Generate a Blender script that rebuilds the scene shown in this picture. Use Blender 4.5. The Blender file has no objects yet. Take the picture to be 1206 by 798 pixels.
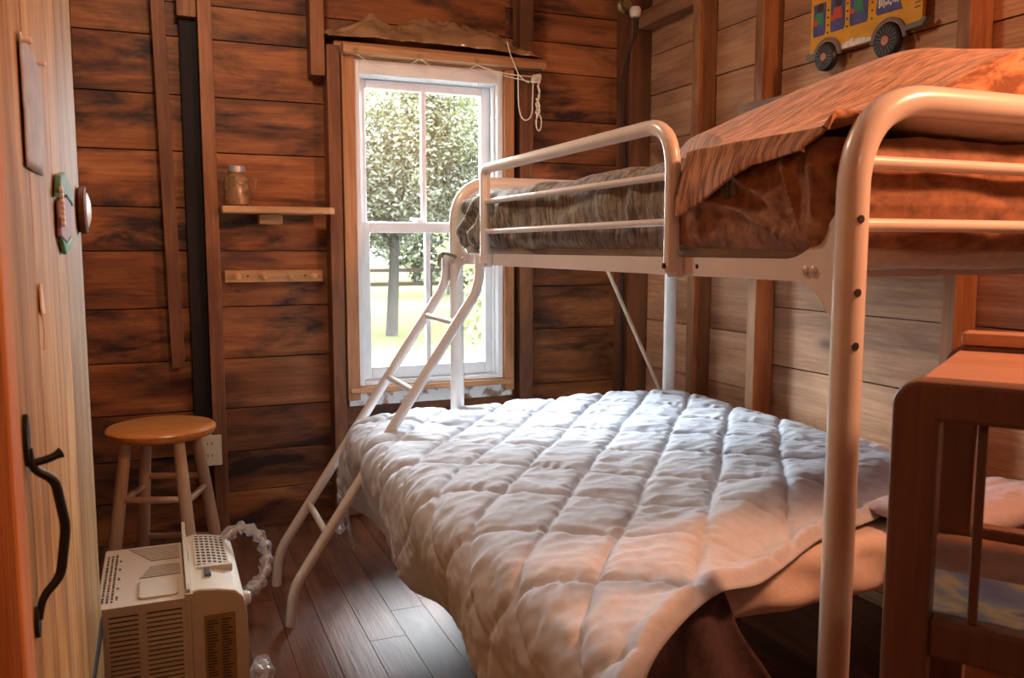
import bpy, bmesh, math, random
from math import sin, cos, pi, radians, sqrt, exp, atan2
from mathutils import Vector, Matrix, noise
random.seed(7)
S = bpy.context.scene
COL = S.collection
EYE = 1.2

# ------------------------------------------------------------------ helpers
def nz(x, y, z=0.0): return noise.noise(Vector((x, y, z)))
def fbm(x, y, z=0.0, o=4):
    a, s, f = 0.0, 1.0, 1.0
    for _ in range(o):
        a += s * noise.noise(Vector((x * f, y * f, z * f + 3.1))); s *= .5; f *= 2.03
    return a
def sst(a, b, x):
    t = max(0.0, min(1.0, (x - a) / (b - a))); return t * t * (3 - 2 * t)
def lerp(a, b, t): return a + (b - a) * t
def pl(tab, x):
    if x <= tab[0][0]: return tab[0][1]
    for (x0, y0), (x1, y1) in zip(tab, tab[1:]):
        if x <= x1: return y0 + (y1 - y0) * (x - x0) / (x1 - x0)
    return tab[-1][1]

class MB:
    def __init__(s): s.v = []; s.f = []; s.r = []
    def add(s, vs, fs, rnd=0.0):
        o = len(s.v); s.v += [tuple(p) for p in vs]
        s.f += [tuple(i + o for i in f) for f in fs]; s.r += [rnd] * len(fs); return s
    def box(s, x0, x1, y0, y1, z0, z1, rnd=0.0, M=None):
        vs = [Vector((x, y, z)) for z in (z0, z1) for y in (y0, y1) for x in (x0, x1)]
        if M is not None: vs = [M @ p for p in vs]
        return s.add(vs, [(0, 2, 3, 1), (4, 5, 7, 6), (0, 1, 5, 4), (2, 6, 7, 3), (0, 4, 6, 2), (1, 3, 7, 5)], rnd)
    def prism(s, poly, a, b, axis='y', rnd=0.0, M=None):
        def P(u, v, w): return {'y': Vector((u, w, v)), 'x': Vector((w, u, v)), 'z': Vector((u, v, w))}[axis]
        n = len(poly); vs = [P(u, v, a) for u, v in poly] + [P(u, v, b) for u, v in poly]
        if M is not None: vs = [M @ p for p in vs]
        fs = [tuple(range(n)), tuple(range(2 * n - 1, n - 1, -1))] + [(i, n + i, n + (i + 1) % n, (i + 1) % n) for i in range(n)]
        return s.add(vs, fs, rnd)
    def tube(s, pts, r, n=14, closed=False, flat=1.0, rnd=0.0):
        pts = [Vector(p) for p in pts]; m = len(pts)
        R = r if isinstance(r, (list, tuple)) else [r] * m
        T = []
        for i in range(m):
            a = pts[(i - 1) % m] if (closed or i > 0) else pts[i]
            b = pts[(i + 1) % m] if (closed or i < m - 1) else pts[i]
            T.append((b - a).normalized())
        up = Vector((0, 0, 1)) if abs(T[0].z) < .9 else Vector((0, 1, 0))
        N = (up - T[0] * up.dot(T[0])).normalized(); vs = []
        for i in range(m):
            N = (N - T[i] * N.dot(T[i])).normalized(); B = T[i].cross(N)
            for k in range(n):
                a = 2 * pi * k / n
                vs.append(pts[i] + (N * cos(a) + B * sin(a) * flat) * R[i])
        fs = []
        for i in range(m if closed else m - 1):
            j = (i + 1) % m
            for k in range(n): fs.append((i * n + k, i * n + (k + 1) % n, j * n + (k + 1) % n, j * n + k))
        if not closed: fs += [tuple(range(n - 1, -1, -1)), tuple(range((m - 1) * n, m * n))]
        return s.add(vs, fs, rnd)
    def lathe(s, prof, c=(0, 0, 0), n=32, axis='z', M=None, rnd=0.0):
        vs = []; m = len(prof)
        for r, h in prof:
            for k in range(n):
                a = 2 * pi * k / n; p = {'z': Vector((r * cos(a), r * sin(a), h)), 'x': Vector((h, r * cos(a), r * sin(a))), 'y': Vector((r * sin(a), h, r * cos(a)))}[axis]
                if M is not None: p = M @ p
                vs.append(p + Vector(c))
        fs = [(i * n + k, i * n + (k + 1) % n, (i + 1) * n + (k + 1) % n, (i + 1) * n + k) for i in range(m - 1) for k in range(n)]
        if prof[0][0] > 1e-6: fs.append(tuple(range(n - 1, -1, -1)))
        if prof[-1][0] > 1e-6: fs.append(tuple(range((m - 1) * n, m * n)))
        return s.add(vs, fs, rnd)
    def grid(s, fn, nu, nv, rnd=0.0):
        vs = [fn(i / nu, j / nv) for j in range(nv + 1) for i in range(nu + 1)]
        w = nu + 1
        fs = [(j * w + i, j * w + i + 1, (j + 1) * w + i + 1, (j + 1) * w + i) for j in range(nv) for i in range(nu)]
        return s.add(vs, fs, rnd)

ORG = {}
def _mesh(name, mb, mat, off, smooth, angle):
    me = bpy.data.meshes.new(name)
    me.from_pydata([(p[0] - off[0], p[1] - off[1], p[2] - off[2]) for p in mb.v], [], mb.f)
    at = me.attributes.new('rnd', 'FLOAT', 'FACE'); at.data.foreach_set('value', mb.r)
    bm = bmesh.new(); bm.from_mesh(me); bmesh.ops.recalc_face_normals(bm, faces=bm.faces); bm.to_mesh(me); bm.free()
    if smooth:
        me.polygons.foreach_set('use_smooth', [True] * len(me.polygons)); me.set_sharp_from_angle(angle=radians(angle))
    mats = mat if isinstance(mat, (list, tuple)) else [mat]
    for m in mats: me.materials.append(m)
    return me
def obj(name, mb, mat, parent=None, smooth=True, angle=40, bevel=0.0, local=False, solid=0.0, sub=0):
    if parent is not None and not local: off = ORG[parent.name]
    elif parent is not None: off = (0, 0, 0)
    elif local: off = (0, 0, 0)
    else:
        xs = [p[0] for p in mb.v]; ys = [p[1] for p in mb.v]; zs = [p[2] for p in mb.v]
        off = ((min(xs) + max(xs)) / 2, (min(ys) + max(ys)) / 2, min(zs))
    me = _mesh(name, mb, mat, off, smooth, angle)
    o = bpy.data.objects.new(name, me); COL.objects.link(o)
    if parent is not None: o.parent = parent; ORG[o.name] = off
    else: o.location = off; ORG[o.name] = off
    if solid: m = o.modifiers.new('s', 'SOLIDIFY'); m.thickness = solid; m.offset = -1
    if bevel: m = o.modifiers.new('b', 'BEVEL'); m.width = bevel; m.segments = 2; m.limit_method = 'ANGLE'; m.angle_limit = radians(40)
    if sub: m = o.modifiers.new('u', 'SUBSURF'); m.levels = sub; m.render_levels = sub
    return o
def thing(name, label, cat, loc, group=None, rotz=0):
    o = bpy.data.objects.new(name, None); COL.objects.link(o); o.location = loc; o.rotation_euler = (0, 0, rotz)
    o.empty_display_size = .05; ORG[o.name] = tuple(loc); o['label'] = label; o['category'] = cat
    if group: o['group'] = group
    return o
def tag(o, label, cat, group=None, kind=None):
    o['label'] = label; o['category'] = cat
    if group: o['group'] = group
    if kind: o['kind'] = kind
    return o
def struct(o): o['kind'] = 'structure'; return o

def softbox(x0, x1, y0, y1, z0, z1, r, n=(40, 40, 8), disp=None, skip_bottom=False):
    """rounded box with evenly subdivided faces; disp(p, nrm) -> displacement along nrm"""
    mb = MB(); key = {}
    lo = Vector((x0 + r, y0 + r, z0 + r)); hi = Vector((x1 - r, y1 - r, z1 - r))
    def pt(p):
        k = (round(p.x, 5), round(p.y, 5), round(p.z, 5))
        if k in key: return key[k]
        q = Vector((min(max(p.x, lo.x), hi.x), min(max(p.y, lo.y), hi.y), min(max(p.z, lo.z), hi.z)))
        d = p - q
        nrm = d.normalized() if d.length > 1e-9 else Vector((0, 0, 1))
        w = q + nrm * r
        if disp: w = w + nrm * disp(w, nrm)
        key[k] = len(mb.v); mb.v.append(tuple(w)); return key[k]
    def coords(a, b, k):
        inner = [a + r + (b - a - 2 * r) * i / k for i in range(k + 1)]
        e = [a + r * (1 - math.tan(pi / 4 * (1 - i / 4))) for i in range(4)]
        f = [b - r * (1 - math.tan(pi / 4 * (i / 4))) if i < 4 else b for i in range(1, 5)]
        f = [b - r + r * math.tan(pi / 4 * i / 4) for i in range(1, 5)]
        return e + inner + f
    X, Y, Z = coords(x0, x1, n[0]), coords(y0, y1, n[1]), coords(z0, z1, n[2])
    def face(A, B, mk):
        for i in range(len(A) - 1):
            for j in range(len(B) - 1):
                q = [pt(mk(A[a], B[b])) for a, b in ((i, j), (i + 1, j), (i + 1, j + 1), (i, j + 1))]
                mb.f.append(tuple(q)); mb.r.append(0.0)
    if not skip_bottom: face(X, Y, lambda a, b: Vector((a, b, z0)))
    face(X, Y, lambda a, b: Vector((a, b, z1)))
    face(X, Z, lambda a, b: Vector((a, y0, b))); face(X, Z, lambda a, b: Vector((a, y1, b)))
    face(Y, Z, lambda a, b: Vector((x0, a, b))); face(Y, Z, lambda a, b: Vector((x1, a, b)))
    return mb

def arc(c, r, a0, a1, n, plane):
    out = []
    for i in range(n + 1):
        a = a0 + (a1 - a0) * i / n
        u, v = cos(a) * r, sin(a) * r
        out.append(Vector(c) + {'xz': Vector((u, 0, v)), 'yz': Vector((0, u, v)), 'xy': Vector((u, v, 0))}[plane])
    return out
def fillet(pts, rad, n=6):
    pts = [Vector(p) for p in pts]; out = [pts[0]]
    for i in range(1, len(pts) - 1):
        p = pts[i]; r = rad[i - 1] if isinstance(rad, (list, tuple)) else rad
        a = (pts[i - 1] - p).normalized(); b = (pts[i + 1] - p).normalized()
        A, B = p + a * r, p + b * r
        for k in range(n + 1):
            t = k / n; out.append(A * (1 - t) ** 2 + p * 2 * t * (1 - t) + B * t * t)
    out.append(pts[-1]); return out

# ------------------------------------------------------------------ materials
def rgb(h, g=None):
    if isinstance(h, str):
        c = [int(h[i:i + 2], 16) / 255 for i in (0, 2, 4)]
        return tuple((x / 12.92 if x <= .04045 else ((x + .055) / 1.055) ** 2.4) for x in c) + (1,)
    return tuple(h) + (1,)
class NT:
    def __init__(s, name):
        s.m = bpy.data.materials.new(name); s.m.use_nodes = True; s.t = s.m.node_tree
        s.b = s.t.nodes['Principled BSDF']; s.out = s.t.nodes['Material Output']
    def n(s, t, **k):
        o = s.t.nodes.new(t)
        for a, v in k.items():
            if a.startswith('i_'):
                nm = a[2:]; key = int(nm) if nm.isdigit() else nm.replace('_', ' ')
                o.inputs[key].default_value = v
            else: setattr(o, a, v)
        return o
    def l(s, a, b): s.t.links.new(a, b)
    def ramp(s, fac, stops):
        r = s.n('ShaderNodeValToRGB'); el = r.color_ramp.elements
        while len(el) < len(stops): el.new(.5)
        for e, (p, c) in zip(el, stops): e.position = p; e.color = c if len(c) == 4 else tuple(c) + (1,)
        s.l(fac, r.inputs[0]); return r.outputs[0]
    def mix(s, fac, a, b, mode='MIX'):
        m = s.n('ShaderNodeMix', data_type='RGBA', blend_type=mode)
        for sock, v in ((m.inputs[0], fac), (m.inputs[6], a), (m.inputs[7], b)):
            if hasattr(v, 'links'): s.l(v, sock)
            else: sock.default_value = v
        return m.outputs[2]
    def math(s, op, a, b=0.0):
        m = s.n('ShaderNodeMath', operation=op)
        for sock, v in ((m.inputs[0], a), (m.inputs[1], b)):
            if hasattr(v, 'links'): s.l(v, sock)
            else: sock.default_value = v
        return m.outputs[0]
    def bump(s, h, strength, dist=.01):
        b = s.n('ShaderNodeBump'); b.inputs['Strength'].default_value = strength; b.inputs['Distance'].default_value = dist
        s.l(h, b.inputs['Height']); s.l(b.outputs[0], s.b.inputs['Normal'])

def wood(name, dark, mid, light, axis='X', stain=.0, stain_col=(.012, .006, .008), rough=.6, k=1.0, knots=0.0, vary=.35, grain=.5, coat=0.0, spec=.35):
    t = NT(name)
    tc = t.n('ShaderNodeTexCoord'); at = t.n('ShaderNodeAttribute', attribute_name='rnd')
    off = t.n('ShaderNodeVectorMath', operation='SCALE'); off.inputs[0].default_value = (7.3, 11.9, 5.7); t.l(at.outputs['Fac'], off.inputs['Scale'])
    ad = t.n('ShaderNodeVectorMath', operation='ADD'); t.l(tc.outputs['Object'], ad.inputs[0]); t.l(off.outputs[0], ad.inputs[1])
    def mapped(along, across):
        mp = t.n('ShaderNodeMapping'); i = 'XYZ'.index(axis)
        mp.inputs['Scale'].default_value = tuple((along if j == i else across) * k for j in range(3))
        t.l(ad.outputs[0], mp.inputs['Vector']); return mp.outputs[0]
    n1 = t.n('ShaderNodeTexNoise', i_Scale=1.0, i_Detail=6.0, i_Roughness=.62, i_Distortion=.7); t.l(mapped(1.3, 9), n1.inputs['Vector'])
    c = t.ramp(n1.outputs[0], [(.3, rgb(dark)), (.5, rgb(mid)), (.72, rgb(light))])
    n2 = t.n('ShaderNodeTexNoise', i_Scale=1.0, i_Detail=4.0, i_Roughness=.7, i_Distortion=.3); t.l(mapped(3, 110), n2.inputs['Vector'])
    g = t.ramp(n2.outputs[0], [(.3, (.55, .5, .48, 1)), (.55, (1, 1, 1, 1)), (.75, (1.2, 1.2, 1.2, 1))])
    c = t.mix(grain, c, g, 'MULTIPLY')
    wv = t.n('ShaderNodeTexWave', wave_type='BANDS', bands_direction='Z' if axis != 'Z' else 'X', i_Scale=2.2, i_Distortion=9.0, i_Detail=2.0, i_Detail_Scale=.9); t.l(mapped(.8, 7), wv.inputs['Vector'])
    c = t.mix(.3 * grain, c, t.ramp(wv.outputs[0], [(0, (.6, .5, .45, 1)), (.5, (1, 1, 1, 1))]), 'MULTIPLY')
    if vary:
        m = t.n('ShaderNodeMapRange'); m.inputs['To Min'].default_value = 1 - vary; m.inputs['To Max'].default_value = 1 + vary
        h = t.math('FRACT', t.math('MULTIPLY', at.outputs['Fac'], 7.77)); t.l(h, m.inputs[0])
        hs = t.n('ShaderNodeHueSaturation'); t.l(m.outputs[0], hs.inputs['Value']); t.l(c, hs.inputs['Color']); c = hs.outputs[0]
    if stain:
        n3 = t.n('ShaderNodeTexNoise', i_Scale=1.0, i_Detail=5.0, i_Roughness=.6, i_Distortion=.5); t.l(mapped(2.3, 8.0), n3.inputs['Vector'])
        f = t.ramp(n3.outputs[0], [(.47, (0, 0, 0, 1)), (.66, (stain,) * 3 + (1,))])
        c = t.mix(f, c, rgb(stain_col))
    if knots:
        vo = t.n('ShaderNodeTexVoronoi', feature='F1', i_Scale=1.0, i_Randomness=1.0); t.l(mapped(2.2, 4.2), vo.inputs['Vector'])
        f = t.ramp(vo.outputs['Distance'], [(.035, (knots,) * 3 + (1,)), (.1, (knots * .35,) * 3 + (1,)), (.16, (0, 0, 0, 1))])
        c = t.mix(f, c, rgb((.07, .03, .015)))
    t.l(c, t.b.inputs['Base Color']); t.b.inputs['Roughness'].default_value = rough; t.b.inputs['Specular IOR Level'].default_value = spec
    if coat: t.b.inputs['Coat Weight'].default_value = coat; t.b.inputs['Coat Roughness'].default_value = .2
    t.bump(t.math('ADD', n2.outputs[0], n1.outputs[0]), .35, .004)
    return t.m
def plain(name, col, rough=.5, metal=0.0, noise_amt=.08, scale=20, bump=0.0, coat=0.0, spec=.5, sheen=0.0):
    t = NT(name); tc = t.n('ShaderNodeTexCoord')
    n = t.n('ShaderNodeTexNoise', i_Scale=scale, i_Detail=4.0); t.l(tc.outputs['Object'], n.inputs['Vector'])
    c = rgb(col)
    d = tuple(x * (1 - noise_amt) for x in c[:3]) + (1,); u = tuple(min(1, x * (1 + noise_amt)) for x in c[:3]) + (1,)
    t.l(t.ramp(n.outputs[0], [(.3, d), (.7, u)]), t.b.inputs['Base Color'])
    t.b.inputs['Roughness'].default_value = rough; t.b.inputs['Metallic'].default_value = metal
    t.b.inputs['Coat Weight'].default_value = coat; t.b.inputs['Specular IOR Level'].default_value = spec
    if sheen: t.b.inputs['Sheen Weight'].default_value = sheen
    if bump: t.bump(n.outputs[0], bump, .003)
    return t.m
def fabric(name, col, col2, scale=(60, 60, 60), rough=.9, bump=.4, dist=.004, sheen=.2, weave=0.0, big=None, lo_=.32, hi_=.62):
    t = NT(name); tc = t.n('ShaderNodeTexCoord'); mp = t.n('ShaderNodeMapping'); mp.inputs['Scale'].default_value = scale
    mp.inputs['Rotation'].default_value = (0, 0, radians(25)) if weave else (0, 0, 0)
    t.l(tc.outputs['Object'], mp.inputs['Vector'])
    n = t.n('ShaderNodeTexNoise', i_Scale=1.0, i_Detail=5.0, i_Roughness=.6, i_Distortion=.4); t.l(mp.outputs[0], n.inputs['Vector'])
    c = t.ramp(n.outputs[0], [(lo_, rgb(col2)), (hi_, rgb(col))])
    if big:
        n2 = t.n('ShaderNodeTexNoise', i_Scale=7.0, i_Detail=3.0); t.l(tc.outputs['Object'], n2.inputs['Vector'])
        c = t.mix(t.ramp(n2.outputs[0], [(.45, (0, 0, 0, 1)), (.65, (.7, .7, .7, 1))]), c, rgb(big))
    t.l(c, t.b.inputs['Base Color']); t.b.inputs['Roughness'].default_value = rough; t.b.inputs['Specular IOR Level'].default_value = .15
    t.b.inputs['Sheen Weight'].default_value = sheen
    t.bump(n.outputs[0], bump, dist)
    return t.m
def glass_mat(name, tint=(1, 1, 1), gloss=.05):
    t = NT(name); t.t.nodes.remove(t.b)
    a = t.n('ShaderNodeBsdfTransparent'); a.inputs[0].default_value = tint + (1,)
    g = t.n('ShaderNodeBsdfGlossy', i_Roughness=.32); mx = t.n('ShaderNodeMixShader'); lw = t.n('ShaderNodeFresnel', i_IOR=1.35)
    t.l(lw.outputs[0], mx.inputs[0])
    t.l(a.outputs[0], mx.inputs[1]); t.l(g.outputs[0], mx.inputs[2]); t.l(mx.outputs[0], t.out.inputs[0]); return t.m
def film_mat(name, col, alpha, rough=.18, bmp=.6, nsc=30.0):
    t = NT(name); t.b.inputs['Base Color'].default_value = rgb(col); t.b.inputs['Roughness'].default_value = rough
    t.b.inputs['Specular IOR Level'].default_value = .8; t.b.inputs['Coat Weight'].default_value = .6; t.b.inputs['Coat Roughness'].default_value = .08
    tc = t.n('ShaderNodeTexCoord'); n = t.n('ShaderNodeTexNoise', i_Scale=nsc, i_Detail=2.0); t.l(tc.outputs['Object'], n.inputs['Vector'])
    t.l(t.ramp(n.outputs[0], [(.3, (alpha * .6,) * 3 + (1,)), (.7, (min(1, alpha * 1.4),) * 3 + (1,))]), t.b.inputs['Alpha'])
    t.bump(n.outputs[0], bmp, .01); return t.m

M = {}
M['wall'] = wood('old_stained_boards', (.09, .026, .009), (.30, .103, .032), (.47, .195, .072), 'X', stain=.94, vary=.28)
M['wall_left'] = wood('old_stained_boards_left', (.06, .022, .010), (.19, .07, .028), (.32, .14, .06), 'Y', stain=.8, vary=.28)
M['wall_r'] = wood('knotty_boards', (.32, .14, .065), (.58, .31, .165), (.72, .45, .26), 'Y', stain=.3, stain_col=(.09, .05, .035), knots=.8, vary=.2)
M['stud'] = wood('framing_wood', (.10, .035, .016), (.22, .085, .035), (.34, .15, .065), 'Z', stain=.35, vary=.2)
M['stud_r'] = wood('framing_wood_pale', (.17, .06, .025), (.36, .16, .065), (.48, .24, .10), 'Z', stain=.35, vary=.15)
M['beam_y'] = wood('framing_wood_beam', (.14, .06, .03), (.3, .14, .06), (.42, .21, .1), 'Y', stain=.3, vary=.1)
M['beam_x'] = wood('framing_wood_beam_x', (.10, .035, .016), (.22, .085, .035), (.34, .15, .065), 'X', stain=.3, vary=.1)
M['ceil'] = wood('ceiling_boards', (.1, .045, .02), (.26, .12, .055), (.4, .2, .1), 'X', stain=.4)
M['floor'] = wood('floor_boards', (.06, .024, .013), (.15, .062, .034), (.24, .11, .06), 'Y', stain=.4, rough=.4, vary=.25, spec=.35)
M['door'] = wood('door_pine', (.20, .10, .025), (.43, .265, .085), (.56, .39, .165), 'Z', stain=.65, stain_col=(.17, .075, .018), vary=.28, rough=.45, grain=.8)
M['jamb'] = wood('jamb_pine', (.38, .15, .05), (.58, .26, .1), (.66, .34, .15), 'Z', vary=.1, rough=.4)
M['casing'] = wood('casing_wood', (.22, .09, .035), (.42, .19, .08), (.54, .28, .13), 'Z', vary=.1, rough=.45)
M['casing_x'] = wood('casing_wood_x', (.32, .14, .06), (.55, .29, .14), (.66, .38, .2), 'X', vary=.1, rough=.45)
M['shelfwood'] = wood('shelf_pine', (.4, .2, .08), (.6, .34, .16), (.7, .44, .24), 'X', vary=0, rough=.5)
M['seat'] = wood('honey_seat', (.42, .16, .04), (.6, .27, .075), (.68, .35, .12), 'X', vary=0, rough=.28, coat=.4)
M['stoolleg'] = wood('pale_leg_wood', (.5, .36, .25), (.62, .47, .34), (.7, .56, .42), 'Z', vary=0, rough=.4, grain=.2)
M['stand'] = wood('stand_wood', (.13, .08, .06), (.20, .125, .098), (.26, .168, .13), 'Z', vary=0, rough=.35, grain=.3)
M['stand_lit'] = wood('stand_wood_lit', (.44, .24, .16), (.56, .33, .23), (.62, .38, .27), 'X', vary=0, rough=.3, grain=.25)  # stand wood made paler for the top, its lamplight painted into the colour
M['darkstrip'] = wood('near_black_strip', (.010, .007, .008), (.016, .011, .012), (.03, .02, .02), 'Z', vary=0, rough=.8)
M['pole'] = wood('pole_wood', (.5, .36, .22), (.62, .47, .3), (.7, .56, .38), 'Z', vary=0, rough=.5)
M['white'] = plain('white_window_paint', (.74, .77, .80), .35, noise_amt=.05, scale=9)
M['chip'] = None
M['enamel'] = plain('cream_enamel_tube', (.78, .74, .70), .28, noise_amt=.04, scale=14, coat=.3)
M['bolt'] = plain('bolt_head', (.7, .6, .55), .3, metal=.4)
M['hole'] = plain('dark_hole', (.02, .01, .008), .8)
M['iron'] = plain('forged_black_iron', (.018, .017, .017), .42, metal=.5, bump=.3, scale=60)
M['ac'] = plain('cream_plastic', (.74, .66, .54), .42, noise_amt=.03)
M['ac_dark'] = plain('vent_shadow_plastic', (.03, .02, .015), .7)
M['ac_tan'] = plain('tan_vent_plastic', (.22, .14, .085), .6)
M['ac_ctl'] = plain('grey_control_plastic', (.12, .12, .12), .4)
M['print'] = plain('printed_ink', (.1, .08, .06), .8)
M['sticker'] = plain('tan_sticker', (.38, .26, .12), .6)
M['bagfilm'] = film_mat('clear_plastic_bag', (.70, .71, .74), .38, .14)
M['tanfilm'] = film_mat('tan_plastic_film', (.36, .21, .11), .85, .12, .1, 7.0)
M['glass'] = glass_mat('window_glass')
M['jarglass'] = film_mat('brown_jar_glass', (.34, .19, .09), .7, .08)
M['lid'] = plain('dull_metal_lid', (.55, .53, .5), .4, metal=.6)
M['cream'] = plain('cream_plate', (.72, .58, .42), .45)
M['porc'] = plain('white_porcelain', (.75, .75, .72), .2)
M['brass'] = plain('old_brass', (.3, .25, .12), .45, metal=.7)
M['wire'] = plain('black_cable', (.02, .018, .02), .6)
M['cord'] = plain('white_cord', (.78, .72, .6), .8)
M['greysheet'] = plain('grey_paper', (.36, .37, .43), .5, noise_amt=.2, scale=30)
M['pin'] = plain('clear_pin', (.8, .8, .8), .15)
M['tagw'] = plain('white_tag', (.75, .72, .68), .7)
M['plaq'] = wood('dark_plaque_wood', (.06, .025, .015), (.12, .05, .03), (.18, .08, .05), 'Z', vary=0)
M['plaqface'] = plain('pale_plaque_face', (.5, .46, .42), .4, noise_amt=.3, scale=25)
M['green'] = plain('green_paint', (.06, .3, .16), .4, noise_amt=.25)
M['teal'] = plain('teal_paint', (.12, .3, .28), .4, noise_amt=.3, scale=40)
M['purple'] = plain('purple_paint', (.28, .17, .26), .4, noise_amt=.3, scale=40)
M['busy'] = plain('bus_yellow_paint', (.72, .36, .035), .4, noise_amt=.12, scale=18)
M['busw'] = plain('bus_window_blue', (.09, .1, .28), .35, noise_amt=.25, scale=30)
M['busblk'] = plain('bus_black', (.018, .02, .022), .4, noise_amt=.3)
M['busgrey'] = plain('bus_grey', (.16, .15, .14), .4, noise_amt=.2)
M['busred'] = plain('bus_red', (.55, .08, .04), .5)
M['busgrn'] = plain('bus_green', (.05, .25, .14), .5)
M['busskin'] = plain('bus_brown', (.06, .035, .03), .5)
M['buswht'] = plain('bus_white', (.75, .72, .68), .5, noise_amt=.2, scale=60)
M['buspink'] = plain('bus_pink', (.5, .2, .16), .5)
M['comf'] = fabric('blue_white_comforter', (.62, .68, .76), (.55, .61, .70), (40, 40, 40), .8, .18, .004, .15)
M['sheet'] = fabric('white_sheet', (.78, .70, .64), (.72, .64, .58), (50, 50, 50), .85, .2)
M['lilac'] = fabric('lilac_pillowcase', (.55, .5, .55), (.5, .45, .5), (50, 50, 50), .85, .2)
M['dkblanket'] = fabric('dark_plum_blanket', (.085, .05, .05), (.05, .03, .034), (70, 70, 70), .85, .4, sheen=.1)
M['olive'] = fabric('olive_brown_blanket', (.34, .30, .23), (.10, .08, .055), (70, 70, 6), .7, .7, .006, .2, weave=1, lo_=.4, hi_=.62)
M['spread'] = fabric('rust_chenille_bedspread', (.58, .28, .135), (.22, .082, .032), (14, 95, 14), .85, .9, .006, .3, weave=1, lo_=.42, hi_=.58)
M['bsheet'] = fabric('brown_sheet', (.36, .17, .085), (.15, .062, .035), (20, 40, 30), .6, .5, .005, .2)
M['tick'] = fabric('mattress_ticking', (.6, .58, .55), (.5, .48, .45), (60, 60, 60))
M['book'] = None
def chip():
    t = NT('chipped_white_paint'); tc = t.n('ShaderNodeTexCoord'); n = t.n('ShaderNodeTexNoise', i_Scale=16.0, i_Detail=6.0); t.l(tc.outputs['Object'], n.inputs['Vector'])
    t.l(t.ramp(n.outputs[0], [(.5, (.7, .7, .69, 1)), (.58, (.3, .2, .15, 1)), (.7, (.14, .08, .055, 1))]), t.b.inputs['Base Color']); t.bump(n.outputs[0], .5, .004); return t.m
M['chip'] = chip()
def book():
    t = NT('picture_paper'); tc = t.n('ShaderNodeTexCoord'); n = t.n('ShaderNodeTexNoise', i_Scale=5.0, i_Detail=2.0, i_Distortion=.8); t.l(tc.outputs['Object'], n.inputs['Vector'])
    t.l(t.ramp(n.outputs[0], [(.40, (.13, .16, .26, 1)), (.5, (.22, .28, .38, 1)), (.53, (.5, .42, .22, 1)), (.6, (.16, .2, .26, 1))]), t.b.inputs['Base Color']); t.b.inputs['Roughness'].default_value = .35; return t.m
M['book'] = book()

# ------------------------------------------------------------------ room shell
XL, XR, YB, YF, ZC = -0.27, 2.19, 3.70, -1.25, 2.50
def edges(given, lo, hi, step):
    e = sorted(given)
    while e[0] > lo: e.insert(0, e[0] - step)
    while e[-1] < hi: e.append(e[-1] + step)
    e[0] = max(e[0], lo) if e[0] > lo - step else lo
    e = [max(lo, min(hi, z)) for z in e]; out = []
    for z in e:
        if not out or z - out[-1] > .02: out.append(z)
    return out
WX0, WX1, WZ0, WZ1 = .765, 1.465, .575, 1.985    # window opening
zl = edges([.01, .172, .343, .53, .742, .958, 1.189, 1.362, 1.585, 1.805, 2.03, 2.161, 2.32], 0, ZC, .2)
zr = edges([.18, .36, .547, .814, 1.02, 1.21, 1.41, 1.60, 1.799, 2.016, 2.154, 2.286], 0, ZC, .2)
GAP = .005
wb = MB()
def strip(mb, x0, x1, z0, z1, y0, y1):
    r = random.random(); d = random.uniform(0, .004)
    mb.box(x0, x1, y0 + d, y1, z0 + GAP / 2, z1 - GAP / 2, r)
for a, b in zip(zl, zl[1:]):
    if b <= WZ0 + .02 or a >= WZ1 - .02: strip(wb, XL - .1, 1.5, a, b, YB, YB + .03)
    else:
        strip(wb, XL - .1, WX0, a, b, YB, YB + .03)
        for lo, hi in ((a, min(b, WZ0)), (max(a, WZ1), b)):
            if hi - lo > .02 and (lo >= WZ1 or hi <= WZ0): strip(wb, WX0, 1.5, lo, hi, YB, YB + .03)
for a, b in zip(zr, zr[1:]):
    if b <= WZ0 or a >= WZ1: strip(wb, 1.5, XR + .1, a, b, YB, YB + .03)
    else: strip(wb, WX1, XR + .1, a, b, YB, YB + .03)
for x0, x1, z0, z1 in ((XL - .1, WX0, -.1, ZC), (WX1, XR + .1, -.1, ZC), (WX0, WX1, -.1, WZ0), (WX0, WX1, WZ1, ZC)):
    wb.box(x0, x1, YB + .032, YB + .10, z0, z1, .5)
struct(obj('wall_back', wb, M['wall'], smooth=False))
wr = MB()
zR = edges([.25, .5, .749, .974, 1.05 + .13, 1.40, 1.62, 1.862, 2.04, 2.25], 0, ZC, .2)
ybreaks = [YF, .1, 1.775, 2.665, YB]
zcol = {0: zR, 1: zR, 2: zR, 3: edges([.2, .42, .629, .857, 1.09, 1.32, 1.52, 1.70, 1.917, 2.1, 2.3], 0, ZC, .2)}
zcol[1] = edges([.25, .5, .749, .974, 1.17, 1.4, 1.62, 1.83, 2.05, 2.25], 0, ZC, .2)
for i in range(4):
    for a, b in zip(zcol[i], zcol[i][1:]):
        d = random.uniform(0, .004)
        wr.box(XR + d, XR + .03, ybreaks[i] + .001, ybreaks[i + 1] - .001, a + GAP / 2, b - GAP / 2, random.random())
wr.box(XR + .032, XR + .1, YF, YB + .1, -.1, ZC, .5)
struct(obj('wall_right', wr, M['wall_r'], smooth=False))
wl = MB()
for a, b in zip(zl, zl[1:]):
    wl.box(XL - .03, XL - random.uniform(0, .003), YF, YB, a + GAP / 2, b - GAP / 2, random.random())
wl.box(XL - .1, XL - .032, YF, YB + .1, -.1, ZC, .5)
struct(obj('wall_left', wl, M['wall_left'], smooth=False))
wf = MB()
for a, b in zip(zl, zl[1:]): wf.box(XL - .1, XR + .1, YF - .03, YF, a + GAP / 2, b - GAP / 2, random.random())
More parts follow.
